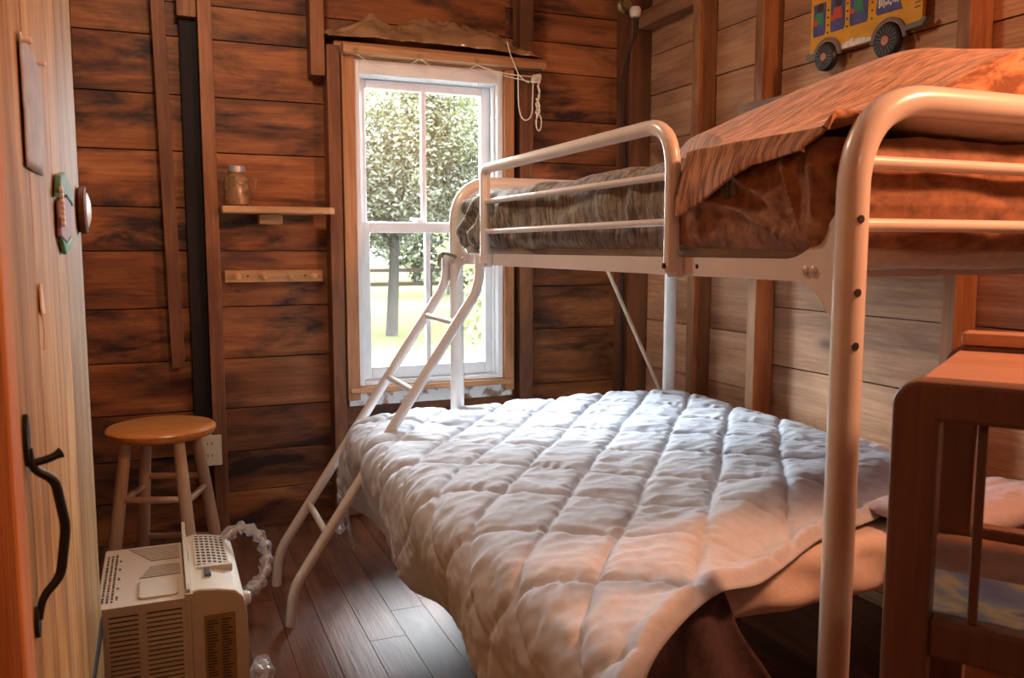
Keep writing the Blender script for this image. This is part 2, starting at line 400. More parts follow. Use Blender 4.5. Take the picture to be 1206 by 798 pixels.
wf.box(XL - .1, XR + .1, YF - .1, YF - .032, -.1, ZC, .5)
struct(obj('wall_front', wf, M['wall'], smooth=False))
fl = MB(); x = XL - .1; i = 0
while x < XR + .1:
    w = .115
    y = YF - random.uniform(0, .8)
    while y < YB + .05:
        l = random.uniform(1.6, 2.8)
        fl.box(x + .001, x + w - .001, max(y, YF - .05) + .001, min(y + l, YB + .05) - .001, -.02, 0, random.random()); y += l
    x += w
fl.box(XL - .1, XR + .1, YF - .1, YB + .1, -.1, -.021, .5)
struct(obj('floor', fl, M['floor'], smooth=False))
ce = MB(); y = YF - .1
while y < YB + .1:
    ce.box(XL - .1, XR + .1, y + .002, y + .148, ZC, ZC + .02, random.random()); y += .15
ce.box(XL - .1, XR + .1, YF - .1, YB + .1, ZC + .021, ZC + .06, .5)
struct(obj('ceiling', ce, M['ceil'], smooth=False))
TN = [0]
def trim(mb, mat, bevel=.003):
    TN[0] += 1; return struct(obj('trim_%d' % TN[0], mb, mat, smooth=False, bevel=bevel))
R_ = random.random
SY = 3.605
# exposed framing on the back wall
trim(MB().box(.175, .228, SY, YB - .001, 0, ZC - .001, R_()), M['stud'])
trim(MB().box(.10, .172, SY + .005, YB - .001, 2.09, ZC - .001, R_()), M['stud'])      # block beside the stud, above the near-black strip
trim(MB().box(.108, .173, 3.655, YB - .001, .30, 2.088, R_()), M['darkstrip'])      # narrow near-black strip set beside the stud
trim(MB().box(.605, .663, SY, YB - .001, 1.905, ZC - .001, R_()), M['stud'])
trim(MB().box(.668, .722, SY - .01, YB - .001, 0, 2.03, R_()), M['stud'])
trim(MB().box(1.535, 1.60, SY, YB - .001, 0, ZC - .001, R_()), M['stud'])
Mx = Matrix.Translation((.01, 3.655, 2.55)) @ Matrix.Rotation(radians(-.9), 4, 'Y')
trim(MB().box(-.008, .042, -.025, .0, -1.83, 0, R_(), M=Mx), M['stud'])
# right wall framing
SX = 2.10
for y0, y1 in ((3.045, 3.095), (2.635, 2.685), (1.755, 1.80), (.86, .905), (-.1, -.055)):
    trim(MB().box(SX, XR - .001, y0, y1, 0, ZC - .001, R_()), M['stud_r'])
trim(MB().box(SX - .02, XR - .001, 3.56, YB - .002, 0, ZC - .001, R_()), M['stud'])
trim(MB().box(SX + .01, XR - .001, 3.10, 3.555, 2.215, 2.29, R_()), M['beam_y'])
trim(MB().box(SX - .055, XR - .001, 1.802, 2.70, 1.692, 1.735, R_()), M['beam_y'])      # ledge under the bus plaque
trim(MB().box(XL + .001, XR - .001, YB - .024, YB - .003, ZC - .07, ZC - .002, R_()), M['beam_x'])

# ------------------------------------------------------------------ window
win = bpy.data.objects.new('window_1', None); COL.objects.link(win); win.location = (1.115, 3.66, .575); ORG['window_1'] = (1.115, 3.66, .575); struct(win)
cs = MB()
cs.box(.727, .780, 3.585, 3.70, .548, 2.0, .1); cs.box(1.452, 1.497, 3.585, 3.70, .548, 1.99, .2)
obj('window_casing', cs, M['casing'], win, smooth=False, bevel=.003)
cs = MB(); cs.box(.78, 1.452, 3.59, 3.70, 1.986, 2.0, .3); cs.box(.737, 1.487, 3.575, 3.70, .578, .603, .6)
obj('window_casing', cs, M['casing_x'], win, smooth=False, bevel=.003)
obj('window_sill', MB().box(.735, 1.495, 3.60, 3.70, .520, .577, .3), M['chip'], win, smooth=False, bevel=.004)
fr = MB()
fr.box(.781, .806, 3.61, 3.78, .604, 1.985); fr.box(1.425, 1.451, 3.61, 3.78, .604, 1.985)
fr.box(.806, 1.425, 3.61, 3.78, 1.925, 1.985); fr.box(.806, 1.425, 3.61, 3.78, .604, .622)
fr.box(.806, .818, 3.64, 3.655, .622, 1.925); fr.box(1.413, 1.425, 3.64, 3.655, .622, 1.925)
obj('window_frame', fr, M['white'], win, smooth=False, bevel=.003)
def sash(y0, y1, z0, z1, bot, top, nm):
    s_ = MB(); xa, xb = .807, 1.424
    s_.box(xa, xa + .042, y0, y1, z0, z1); s_.box(xb - .042, xb, y0, y1, z0, z1)
    s_.box(xa + .042, xb - .042, y0, y1, z0, z0 + bot); s_.box(xa + .042, xb - .042, y0, y1, z1 - top, z1)
    o = obj(nm, s_, M['white'], win, smooth=False, bevel=.004)
    xm = 1.112
    obj('muntin', MB().box(xm - .011, xm + .011, y0 + .006, y1 - .006, z0 + bot, z1 - top), M['white'], o, smooth=False, bevel=.003)
    obj('pane', MB().box(xa + .041, xb - .041, (y0 + y1) / 2 - .002, (y0 + y1) / 2 + .002, z0 + bot - .002, z1 - top + .002), M['glass'], o, smooth=False)
    return o
sash(3.705, 3.74, 1.27, 1.924, .045, .038, 'upper_sash')
lo = sash(3.658, 3.70, .623, 1.312, .055, .045, 'lower_sash')
lk = MB().lathe([(.02, 1.312), (.024, 1.318), (.014, 1.330), (0.0, 1.332)], (1.08, 3.683, 0), 16); lk.tube([(1.08, 3.683, 1.325), (1.035, 3.67, 1.328)], .006, 8)
obj('sash_lock', lk, M['white'], lo)

# ------------------------------------------------------------------ door on the left, open flat against the wall
DX = -.155
door = bpy.data.objects.new('door_1', None); COL.objects.link(door); door.location = (DX, 2.07, .01); ORG['door_1'] = (DX, 2.07, .01); struct(door)
db = MB(); y = 1.055
for w in (.11, .145, .15, .13, .15, .14, .14, .07):
    db.box(DX - .028, DX - random.uniform(0, .0015), y + .0012, y + w - .0012, .012, 2.42, R_()); y += w
obj('door_boards', db, M['door'], door, smooth=False, bevel=.002)
bt = MB()
for z in (.25, 1.2, 2.1): bt.box(DX - .055, DX - .0285, 1.17, 2.02, z, z + .12, R_())
obj('door_batten', bt, M['door'], door, smooth=False, bevel=.003)
hY = 1.125
hd = MB()
gp = fillet([(DX + .004, hY, .965), (DX + .006, hY, .940), (DX + .028, hY + .012, .922), (DX + .036, hY + .02, .860), (DX + .028, hY + .016, .800), (DX + .008, hY + .004, .780), (DX + .004, hY, .755)], .012, 5)
m = len(gp); hd.tube(gp, [.0042 + .0018 * sin(pi * i / (m - 1)) for i in range(m)], 12)
ho_parts = []
for z, dz in ((.975, .032), (.752, .02)):
    ho_parts.append(MB().prism([(hY + .013 * cos(a) * (1 if abs(sin(a)) < .9 else .5), z + dz * sin(a)) for a in [2 * pi * k / 14 for k in range(14)]], DX, DX + .005, 'x'))
ho = obj('door_handle', hd, M['iron'], door)
for q in ho_parts: obj('handle_plate', q, M['iron'], ho, smooth=False)
obj('thumb_latch', MB().tube(fillet([(DX + .002, hY, .946), (DX + .024, hY + .008, .949), (DX + .036, hY + .014, .954)], .008), [.005] * 8 + [.007], 10, flat=1.0), M['iron'], ho)
hg = MB()
for z in (.35, 2.15):
    hg.prism([(2.06, z - .02), (2.06, z + .02), (1.72, z + .006), (1.70, z), (1.72, z - .006)], DX + .0005, DX + .004, 'x')
obj('door_hinge', hg, M['iron'], door, smooth=False)
pj = MB(); pj.box(XL + .001, -.142, .955, 1.012, 0, ZC - .001, .2); pj.box(XL + .001, -.150, 1.014, 1.052, 0, ZC - .001, .7)
trim(pj, M['jamb'], .004)

# things hung on the door
o = tag(obj('paper_sheet', MB().grid(lambda u, v: (DX + .003 + .0025 * sin(pi * v) * u + .001 * nz(u * 3, v * 4), 1.258 + .165 * u, 1.304 + .168 * v), 12, 12), M['greysheet'], solid=.0015), 'grey paper sheet pinned high on the pine door', 'paper')
for yy in (1.268, 1.413):
    tag(obj('push_pin', MB().lathe([(0, 0), (.004, .001), (.0025, .006), (.005, .012), (.004, .015), (0, .016)], (DX + .001, yy, 1.463), 12, axis='x'), M['pin']),
        'clear push pin at the %s upper corner of the grey sheet' % ('near left' if yy < 1.3 else 'far right'), 'pin')
dec = thing('painted_ornament', 'small green and purple painted wooden ornament hanging on the door', 'ornament', (DX, 1.6, 1.2))
obj('body', MB().prism([(1.52, 1.225), (1.60, 1.215), (1.72, 1.235), (1.735, 1.28), (1.66, 1.30), (1.53, 1.285)], DX + .002, DX + .010, 'x'), M['purple'], dec, bevel=.003, smooth=False)
obj('top_panel', MB().prism([(1.50, 1.287), (1.60, 1.296), (1.73, 1.283), (1.70, 1.315), (1.60, 1.335), (1.53, 1.325)], DX + .002, DX + .013, 'x'), M['teal'], dec, bevel=.003, smooth=False)
obj('bottom_leaf', MB().prism([(1.53, 1.222), (1.60, 1.214), (1.70, 1.228), (1.66, 1.205), (1.58, 1.195)], DX + .002, DX + .010, 'x'), M['green'], dec, bevel=.003, smooth=False)
et = MB()
for k in range(7): et.lathe([(0, -.004), (.005, -.002), (.005, .002), (0, .004)], (DX + .013, 1.508 + .002 * k, 1.30 - .009 * k), 8, axis='x')
obj('white_beading', et, M['buswht'], dec)
dec.location.y += .06; dec.location.z -= .006
pq = thing('round_plaque', 'round dark rimmed wooden plaque on the far edge of the door', 'plaque', (DX, 1.985, 1.22))
obj('rim', MB().lathe([(.0, .002), (.046, .002), (.05, .006), (.05, .016), (.044, .019), (.040, .014), (0, .014)], (DX, 2.03, 1.280), 36, axis='x'), M['plaq'], pq)
obj('face', MB().lathe([(.039, .0145), (.036, .020), (.02, .025), (0, .026)], (DX, 2.03, 1.280), 36, axis='x'), M['plaqface'], pq)
tg = thing('string_tag', 'small white paper tag dangling on a string from the door', 'tag', (DX, 1.33, 1.1))
obj('card', MB().prism([(1.315, 1.115), (1.322, 1.150), (1.333, 1.150), (1.352, 1.110), (1.345, 1.106)], DX + .003, DX + .0045, 'x'), M['tagw'], tg, smooth=False)
obj('string', MB().tube([(DX + .003, 1.318, 1.152), (DX + .004, 1.312, 1.12), (DX + .006, 1.318, 1.09), (DX + .004, 1.322, 1.06)], .0015, 6), M['cord'], tg)

# ------------------------------------------------------------------ things on the back wall
sh = thing('wall_shelf', 'narrow pine shelf on the back wall between the studs', 'shelf', (.455, 3.60, 1.32))
obj('board', MB().prism([(.236, 3.535), (.228, 3.69), (.60, 3.698), (.60, 3.60), (.665, 3.59), (.682, 3.565), (.675, 3.54), (.655, 3.53)], 1.338, 1.366, 'z'), M['shelfwood'], sh, smooth=False, bevel=.006)
obj('bracket', MB().box(.385, .478, 3.63, 3.698, 1.298, 1.337), M['shelfwood'], sh, smooth=False, bevel=.003)
jr = thing('glass_jar', 'brown glass jar with a dull lid on the narrow shelf', 'jar', (.305, 3.605, 1.367))
obj('jar_body', MB().lathe([(0, 0), (.044, 0), (.05, .006), (.05, .098), (.046, .112), (.032, .125), (.032, .134)], (.300, 3.605, 1.367), 28), M['jarglass'], jr)
obj('lid', MB().lathe([(.032, .132), (.035, .134), (.035, .156), (.030, .160), (0, .160)], (.300, 3.605, 1.367), 28), M['lid'], jr)
obj('handle', MB().tube(fillet([(.345, 3.60, 1.475), (.372, 3.592, 1.482), (.370, 3.59, 1.44), (.349, 3.60, 1.41)], .012), .004, 8), M['jarglass'], jr)
pr_ = thing('peg_rail', 'short pine peg rail with four wooden pegs under the shelf', 'peg rail', (.445, 3.69, 1.06))
obj('board', MB().box(.247, .648, 3.678, 3.698, 1.058, 1.108, .4), M['shelfwood'], pr_, smooth=False, bevel=.003)
for xx in (.296, .40, .502, .602):
    obj('peg', MB().lathe([(.007, 0), (.006, -.022), (.009, -.030), (.0135, -.036), (.0135, -.042), (.008, -.046), (0, -.047)], (xx, 3.678, 1.084), 16, axis='y'), M['shelfwood'], pr_)
for xx in (.338, .572): obj('screw', MB().lathe([(.004, 0), (.004, -.002), (0, -.0025)], (xx, 3.678, 1.084), 10, axis='y'), M['hole'], pr_)
ou = thing('wall_outlet', 'cream electrical outlet box low on the stud behind the stool', 'outlet', (.15, 3.60, .32))
obj('box', MB().box(.115, .174, 3.60, 3.697, .322, .440), M['cream'], ou, smooth=False, bevel=.004)
pt_ = MB().box(.112, .206, 3.592, 3.5995, .318, .444)
obj('cover_plate', pt_, M['cream'], ou, smooth=False, bevel=.003)
for z in (.405, .355):
    for xx in (.150, .166): obj('slot', MB().box(xx, xx + .003, 3.5905, 3.5925, z, z + .012), M['hole'], ou, smooth=False)

# blind rail, its cords and the plastic film above the window
bl = thing('blind_rail', 'thin wooden blind rail with looped cords across the window top', 'blind', (1.17, 3.55, 2.0))
obj('slat', MB().prism([(3.535, 1.992), (3.535, 2.020), (3.545, 2.034), (3.60, 2.034), (3.60, 1.992)], .725, 1.632, 'x'), M['casing_x'], bl, smooth=False, bevel=.002)
obj('backing_rail', MB().box(.70, 1.62, 3.602, 3.66, 2.005, 2.05), M['casing_x'], bl, smooth=False, bevel=.003)
hk = [.775, 1.045, 1.30]
for xx in hk:
    obj('cord_ring', MB().tube([(xx + .008 * cos(a), 3.532, 1.999 + .008 * sin(a)) for a in [2 * pi * k / 12 for k in range(12)]], .0022, 6, closed=True), M['brass'], bl)
def sag(a, b, d, n=16): return [Vector(a).lerp(Vector(b), i / n) + Vector((0, 0, -d * 4 * (i / n) * (1 - i / n))) for i in range(n + 1)]
cd = MB()
cd.tube(sag((.78, 3.53, 1.986), (1.04, 3.53, 1.986), .045), .0022, 6)
cd.tube(sag((1.05, 3.53, 1.986), (1.30, 3.53, 1.984), .040), .0022, 6)
cd.tube(sag((1.30, 3.53, 1.984), (1.555, 3.53, 1.955), .010), .0022, 6)
cd.tube(sag((1.30, 3.53, 1.984), (1.47, 3.525, 1.94), .004) + [(1.52, 3.525, 1.935), (1.56, 3.525, 1.93)], .0022, 6)
obj('festoon_cord', cd, M['cord'], bl)
cd = MB(); cd.tube([(1.435, 3.52, 2.09), (1.455, 3.52, 2.03), (1.49, 3.52, 1.955), (1.515, 3.52, 1.935), (1.54, 3.52, 1.925)], .0025, 6)
cd.tube(fillet([(1.487, 3.52, 1.965), (1.49, 3.52, 1.82), (1.505, 3.52, 1.765), (1.535, 3.52, 1.76), (1.556, 3.52, 1.79), (1.56, 3.52, 1.92)], .02, 5), .0028, 6)
obj('pull_loop', cd, M['cord'], bl)
cd = MB()
for k in range(3):
    cd.tube([(1.588 + .006 * sin(t * 2 + k), 3.52 + .004 * cos(t * 3 + k), 1.955 - .021 * t) for t in range(0, 9)], .0026, 6)
for k in range(5):
    cd.tube([(1.575 + .018 * cos(a + k), 3.52 + .012 * sin(a), 1.945 + .018 * sin(a + k * 1.3)) for a in [2 * pi * i / 10 for i in range(10)]], .0028, 6, closed=True)
cd.tube([(1.588 + .013 * sin(2 * pi * i / 14), 3.52, 1.755 + .035 * cos(2 * pi * i / 14)) for i in range(14)], .003, 6, closed=True)
cd.tube([(1.578 + .006 * sin(i * 2.2), 3.52 + .005 * cos(i * 2), 1.86 - .012 * i) for i in range(8)], .004, 6)
obj('knotted_tail', cd, M['cord'], bl)
for q in (sag((1.047, 3.6, 1.99), (1.105, 3.6, 1.90), .0), [(1.33, 3.605, 1.95), (1.335, 3.605, 1.86), (1.335, 3.605, 1.80)]): obj('hanging_cord', MB().tube(q, .0014, 6), M['cord'], bl)
cd = MB()
cd.tube(fillet([(1.435, 3.605, 1.93), (1.44, 3.605, 1.80), (1.41, 3.60, 1.762), (1.385, 3.60, 1.775)], .02), .0016, 6)
obj('hanging_cord', cd, M['cord'], bl)
def film(u, v):
    x = .665 + .965 * u
    top = pl([(0, .02), (.1, .045), (.2, .10), (.3, .075), (.45, .11), (.62, .115), (.75, .095), (.83, .085), (.86, .05), (.93, .03), (1, .003)], u)
    y = 3.545 + .145 * v + .012 * nz(u * 13, v * 7, 1)
    z = 2.053 - .012 * u + top * sin(pi * min(1, v * .75 + .02)) ** .8 + .040 * (abs(nz(u * 9 + v * 3, v * 2.2, 2.2)) - .15) * sin(pi * min(1, v + .05)) + .022 * abs(nz(u * 15 - v * 7, v * 3, 5)) * (1 if v > .05 else 0)
    return (x, min(y, 3.695), max(z, 2.042))
tag(obj('plastic_film', MB().grid(film, 90, 26), M['tanfilm'], solid=.001, angle=60), 'crumpled tan plastic film bunched on top of the window frame', 'plastic film')

so = thing('lamp_socket', 'old porcelain lamp socket at the top of the room corner', 'lamp socket', (2.08, 3.55, 2.27))
obj('base', MB().lathe([(0, 0), (.035, 0), (.035, -.012), (.024, -.02), (.024, -.045), (0, -.045)], (2.055, 3.60, 2.325), 20, axis='y'), M['brass'], so)
obj('porcelain_shell', MB().lathe([(.018, 0), (.026, .01), (.028, .03), (.022, .045), (.012, .045), (0, .02)], (2.083, 3.535, 2.262), 20), M['porc'], so)
cb = MB().tube(fillet([(2.09, 3.545, 2.27), (2.10, 3.55, 2.20), (2.07, 3.57, 2.11), (2.045, 3.575, 2.0), (2.05, 3.58, 1.85), (2.062, 3.58, 1.6), (2.06, 3.58, 1.3), (2.058, 3.58, .9), (2.06, 3.58, .3)], .04, 5), .006, 8)
tag(obj('electric_cable', cb, M['wire']), 'black electric cable running down the corner post', 'cable')

# ------------------------------------------------------------------ bus plaque on the right wall
BX0, BX1 = 2.148, 2.162
bus = thing('bus_plaque', 'yellow wooden bus cutout hanging above the upper bunk', 'wall decoration', (2.16, 2.2, 1.85))
def circ(cy, cz, r, n=28, a0=0, a1=2 * pi): return [(cy + r * cos(a0 + (a1 - a0) * k / n), cz + r * sin(a0 + (a1 - a0) * k / n)) for k in range(n if a1 - a0 > 6 else n + 1)]
# Y decreases towards the bus front (right in the photo)
w1, w2 = (2.372, 1.872), (2.105, 1.868)
body = [(2.462, 1.895)] + [(2.462, 2.16), (2.44, 2.185), (2.12, 2.185), (2.105, 2.17), (2.095, 2.06), (2.0, 2.045), (1.985, 2.02), (1.985, 1.905)]
low = [(p[0], p[1]) for p in circ(w2[0], w2[1], .062, 14, 0, pi)][::-1]
low2 = [(p[0], p[1]) for p in circ(w1[0], w1[1], .056, 14, 0, pi)][::-1]
# outline: front-bottom, over front arch, rear arch, back
outl = body + [(1.985, 1.90), (w2[0] - .062, 1.90)] + [p for p in low if p[1] >= 1.895] + [(w2[0] + .062, 1.885), (w1[0] - .056, 1.885)] + [p for p in low2 if p[1] >= 1.89]
obj('bus_body', MB().prism(outl, BX0, BX1, 'x'), M['busy'], bus, smooth=False, bevel=.0015)
winx = [(2.39, 2.447), (2.30, 2.365), (2.20, 2.277)]
for i, (a, b) in enumerate(winx):
    wo = obj('bus_window', MB().prism([(a, 1.965 - .0), (a + .004, 1.952), (b - .004, 1.952), (b, 1.965), (b, 2.06), (a, 2.06)], BX0 - .002, BX0 - .0002, 'x'), M['busw'], bus, smooth=False)
    fg = MB(); cyy = (a + b) / 2
    fg.prism(circ(cyy - .004, 2.045, .016, 12), BX0 - .004, BX0 - .0022, 'x'); obj('rider_head', fg, M['busskin'], wo, smooth=False)
    obj('rider_shirt', MB().prism([(cyy - .022, 1.99), (cyy + .022, 1.99), (cyy + .018, 2.028), (cyy - .018, 2.028)], BX0 - .0035, BX0 - .0022, 'x'), M[('busgrn', 'busred', 'busgrn')[i]], wo, smooth=False)
    obj('rider_arm', MB().prism([(b - .022, 1.988), (b - .002, 1.988), (b - .002, 2.008), (b - .022, 2.005)], BX0 - .0045, BX0 - .0036, 'x'), M['busred'], wo, smooth=False)
ws = obj('windscreen', MB().prism([(2.065, 1.968), (2.06, 1.956), (2.16, 1.958), (2.165, 1.97), (2.155, 2.04), (2.085, 2.04)], BX0 - .002, BX0 - .0002, 'x'), M['busw'], bus, smooth=False)
gl = MB()
for k in range(9):
    yy = 2.075 + .009 * k; gl.box(BX0 - .003, BX0 - .0022, yy, yy + .004 + .003 * R_(), 1.965 + .02 * R_(), 1.985 + .05 * R_())
obj('glint_strokes', gl, M['buswht'], ws, smooth=False)
for a in (2.378, 2.289, 2.182):
    for z in (1.955, 1.98, 2.005, 2.03): obj('rivet_dot', MB().prism(circ(a, z, .0035, 8), BX0 - .0015, BX0 - .0002, 'x'), M['busblk'], bus, smooth=False)
gr = MB()
for k in range(4): gr.box(BX0 - .0015, BX0 - .0002, 1.992, 2.012, 1.945 + .014 * k, 1.949 + .014 * k)
obj('grille_line', gr, M['busgrey'], bus, smooth=False)
wp = MB()
for k in range(20):
    yy = 2.172 + .142 * k / 20; h = .012 + .018 * R_() * (1 - abs(k - 12) / 14)
    wp.box(BX0 - .0018, BX0 - .0002, yy, yy + .0075, 1.886, 1.886 + h)
obj('white_flourish', wp, M['buswht'], bus, smooth=False)
for (cy, cz), r in ((w1, .047), (w2, .053)):
    fd = MB(); a_o = circ(cy, cz, r + .018, 18, 0, pi); a_i = circ(cy, cz, r + .004, 18, 0, pi)
    fd.prism(a_o + a_i[::-1], BX0 - .010, BX0 - .0002, 'x'); fo = obj('fender', fd, M['busgrey'], bus, smooth=False)
    a_o = circ(cy, cz, r + .0075, 18, .2, pi - .2); a_i = circ(cy, cz, r + .0045, 18, .2, pi - .2)
    obj('fender_stripe', MB().prism(a_o + a_i[::-1], BX0 - .0112, BX0 - .0102, 'x'), M['buspink'], fo, smooth=False)
    wh = obj('wheel', MB().lathe([(0, -.016), (r * .9, -.016), (r, -.010), (r, .006), (0, .006)], (BX0 - .004, cy, cz), 32, axis='x'), M['busblk'], bus)
    hb = MB().lathe([(0, -.0195), (r * .28, -.0185), (r * .28, -.0155), (0, -.0155)], (BX0 - .004, cy, cz), 18, axis='x')
    obj('hub', hb, M['buspink'], wh)
    sp = MB()
    for k in range(18):
        a = 2 * pi * k / 18; Mr = Matrix.Translation((BX0 - .0215, cy, cz)) @ Matrix.Rotation(a, 4, 'X')
        sp.box(-.0004, .0012, r * .35, r * .82, -.0012, .0012, M=Mr)
    obj('spoke', sp, M['busgrey'], wh, smooth=False)
obj('bumper', MB().prism([(2.048, 1.883), (2.048, 1.900), (1.985, 1.902), (1.965, 1.912), (1.958, 1.905), (1.975, 1.885)], BX0 - .012, BX1, 'x'), M['busgrey'], bus, smooth=False, bevel=.002)
obj('rear_bumper', MB().prism([(2.475, 1.88), (2.475, 1.898), (2.435, 1.898), (2.43, 1.878)], BX0 - .006, BX1, 'x'), M['busgrey'], bus, smooth=False, bevel=.002)
bus.location = (2.16, 2.18, 1.828)
obj('standoff_block', MB().box(BX1, XR - .0005, 2.20, 2.28, 2.0, 2.08), M['stud_r'], bus, smooth=False)

# ------------------------------------------------------------------ bunk bed
PX0, PX1, PYN, PYF, TR = 1.02, 1.955, 1.05, 3.0, .0255
bed = thing('bunk_bed', 'cream metal bunk bed with ladder, twin above a wider lower bed', 'bunk bed', (1.49, 2.02, 0))
def end_frame(y, nm):
    zt = 1.437
    p = fillet([(PX0, y, .012), (PX0, y, zt), (PX1, y, zt), (PX1, y, .012)], [.15, .15], 12)
    fr_ = obj(nm, MB().tube(p, TR, 20), M['enamel'], bed)
    for z in (1.336, 1.237):
        obj('crossbar', MB().tube([(PX0, y, z), (PX1, y, z)], .0108, 12), M['enamel'], fr_)
    obj('crossbar', MB().tube([(PX0, y, .33), (PX1, y, .33)], .0108, 12), M['enamel'], fr_)
    for xx in (PX0, PX1): obj('foot_cap', MB().lathe([(.024, 0), (.028, .002), (.028, .02), (.0258, .022)], (xx, y, 0), 18), M['hole'], fr_)
    return fr_
ef = end_frame(PYN, 'head_frame'); end_frame(PYF, 'foot_frame')
for z in (1.245, 1.13, 1.045):
    obj('bolt_hole', MB().lathe([(.0065, 0), (.0065, .0015), (0, .0018)], (PX0 - .006, PYN - .0247, z), 12, M=Matrix.Rotation(radians(90), 4, 'X')), M['hole'], ef)
sideZ0, sideZ1 = 1.143, 1.181
for xx, d in ((PX0 - .004, 1), (PX1 + .004, -1)):
    rl = MB(); rl.box(xx - .002, xx + .002, PYN + .03, PYF - .02, sideZ0, sideZ1); rl.box(min(xx, xx + d * .03), max(xx, xx + d * .03), PYN + .03, PYF - .02, sideZ0, sideZ0 + .003)
    ro = obj('side_rail', rl, M['enamel'], bed, smooth=False, bevel=.001)
    for ye, s in ((PYN + .02, 1), (PYF - .02, -1)):
        g = []
        for k in range(9): t = k / 8; g.append((ye + s * .13 * t, sideZ1 + .085 * (1 - t) ** 2.2))
        h = []
        for k in range(9): t = k / 8; h.append((ye + s * .10 * (1 - t), sideZ0 - .075 * t ** 2.2))
        obj('gusset_plate', MB().prism(g + h, xx - .004, xx + .0025, 'x'), M['enamel'], ro, smooth=False)
    for yy in (1.122, 1.14, 2.89, 2.91): obj('bolt', MB().lathe([(.0085, 0), (.008, -.004), (.004, -.006), (0, -.0065)], (xx - .004, yy, 1.162), 14, axis='x'), M['bolt'], ro)
    for yy in (1.17, 1.46): obj('rail_hole', MB().lathe([(.005, -.0022), (.005, -.003), (0, -.0032)], (xx, yy, 1.163), 12, axis='x'), M['hole'], ro)
for k in range(9):
    yy = 1.2 + k * .21; obj('mattress_slat', MB().box(PX0 + .005, PX1 - .005, yy, yy + .03, sideZ0 + .004, sideZ0 + .016), M['enamel'], bed, smooth=False)
# guard rails
for gx, nm in ((PX0 - .028, 'guard_rail'), (PX1 + .028, 'guard_rail')):
    sgn = 1 if gx < 1.5 else -1
    y0, y1, zt = 1.522, 2.625, 1.462
    p = fillet([(gx, y0, 1.150), (gx, y0, zt - .004), (gx, y1, zt - .006), (gx, y1, 1.150)], [.10, .03], 9)
    go = obj(nm, MB().tube(p, .0165, 16), M['enamel'], bed)
    for z in (1.350, 1.254): obj('guard_bar', MB().tube([(gx, y0, z), (gx, y1, z)], .0085, 10), M['enamel'], go)
    for yy in (y0, y1): obj('mounting_foot', MB().box(min(gx, gx + sgn * .02), max(gx, gx + sgn * .02), yy - .016, yy + .016, 1.138, 1.182), M['enamel'], go, smooth=False, bevel=.003)
    obj('bolt', MB().lathe([(.006, 0), (.006, -.003), (0, -.004)], (gx - sgn * .0165, y0, 1.163), 12, axis='x'), M['hole'], go)
# ladder
ld = bpy.data.objects.new('ladder', None); COL.objects.link(ld); ld.parent = bed; ORG['ladder'] = ORG['bunk_bed']
for yy in (2.672, 3.028):
    xo = PX0 - .030
    p = fillet([(xo, yy, 1.178), (xo, yy, 1.072), (.352, yy, .118), (.342, yy, .0)], [.055, .055], 7)
    obj('ladder_rail', MB().tube(p, .0172, 14), M['enamel'], ld)
for z in (.951, .729, .507, .285):
    t = (z - .118) / (1.072 - .118); xx = lerp(.352, xo, t)
    obj('rung', MB().tube([(xx, 2.672, z), (xx, 3.028, z)], .0115, 12), M['enamel'], ld)
# lower bed frame
LZ = .36
lf = MB(); lf.box(.74, .744, 1.62, 2.94, LZ - .02, LZ + .03); lf.box(2.03, 2.034, 1.62, 2.94, LZ - .02, LZ + .03)
for yy in (1.60, 2.92): lf.box(.74, 2.034, yy, yy + .02, LZ - .01, LZ + .02)
for k in range(6): lf.box(.744, 2.03, 1.70 + .2 * k, 1.74 + .2 * k, LZ, LZ + .02)
obj('lower_frame', lf, M['enamel'], bed, smooth=False)
for xx in (1.02, 2.01):
    for yy in (1.62, 2.85): obj('lower_leg', MB().tube([(xx, yy, .0), (xx, yy, LZ)], .018, 12), M['enamel'], bed)
obj('diagonal_brace', MB().tube([(1.63, 2.985, 1.15), (1.958, 2.978, .50)], .0085, 10, flat=.6), M['pole'], bed)
st = MB(); st.tube([(PX0 - .03 + .032 * cos(a), 3.0 + .030 * sin(a), 1.175 + .006 * sin(a * 2)) for a in [2 * pi * k / 16 for k in range(16)]], .006, 8, closed=True)
st.tube([(PX0 - .06, 2.985, 1.178), (PX0 - .075, 2.97, 1.16), (PX0 - .08, 2.965, 1.14)], .006, 8)
tag(obj('cloth_tie', st, M['olive']), 'grey brown cloth tie knotted round the far bunk post', 'strap')

# ------------------------------------------------------------------ upper bunk bedding
def dm(p, n): return .004 * nz(p.x * 6, p.y * 6, p.z * 6)
um = softbox(1.03, 1.94, 1.10, 2.95, 1.162, 1.335, .04, (10, 18, 3), dm)
tag(obj('upper_mattress', um, M['tick']), 'upper twin mattress lying on the metal bunk frame', 'mattress')
def dol(p, n):
    side = 1 - abs(n.z)
    s = p.y * 1.0
    far = sst(2.45, 2.9, p.y)
    a = .013 * side * fbm(p.y * 5 + p.z * 6, p.z * 14 - p.y * 3, p.x * 2, 4)
    folds = .012 * side * (.25 + far) * sin(38 * (p.y + .5 * p.z) + 6 * nz(p.y * 3, p.z * 5, 1))
    hemr = .012 * side * sin(26 * p.z + 7 * p.y + 5 * nz(p.y * 2.4, p.z * 3, 7)) * .55
    return a + folds + hemr + .016 * (1 - side) * fbm(p.x * 4, p.y * 5, 2, 3) + .004
ol = softbox(1.012, 1.948, 1.30, 2.965, 1.186, 1.385, .055, (40, 110, 14), dol, True)
ob = tag(obj('olive_blanket', ol, M['olive'], angle=80), 'crinkled olive brown blanket over the far half of upper bunk', 'blanket')
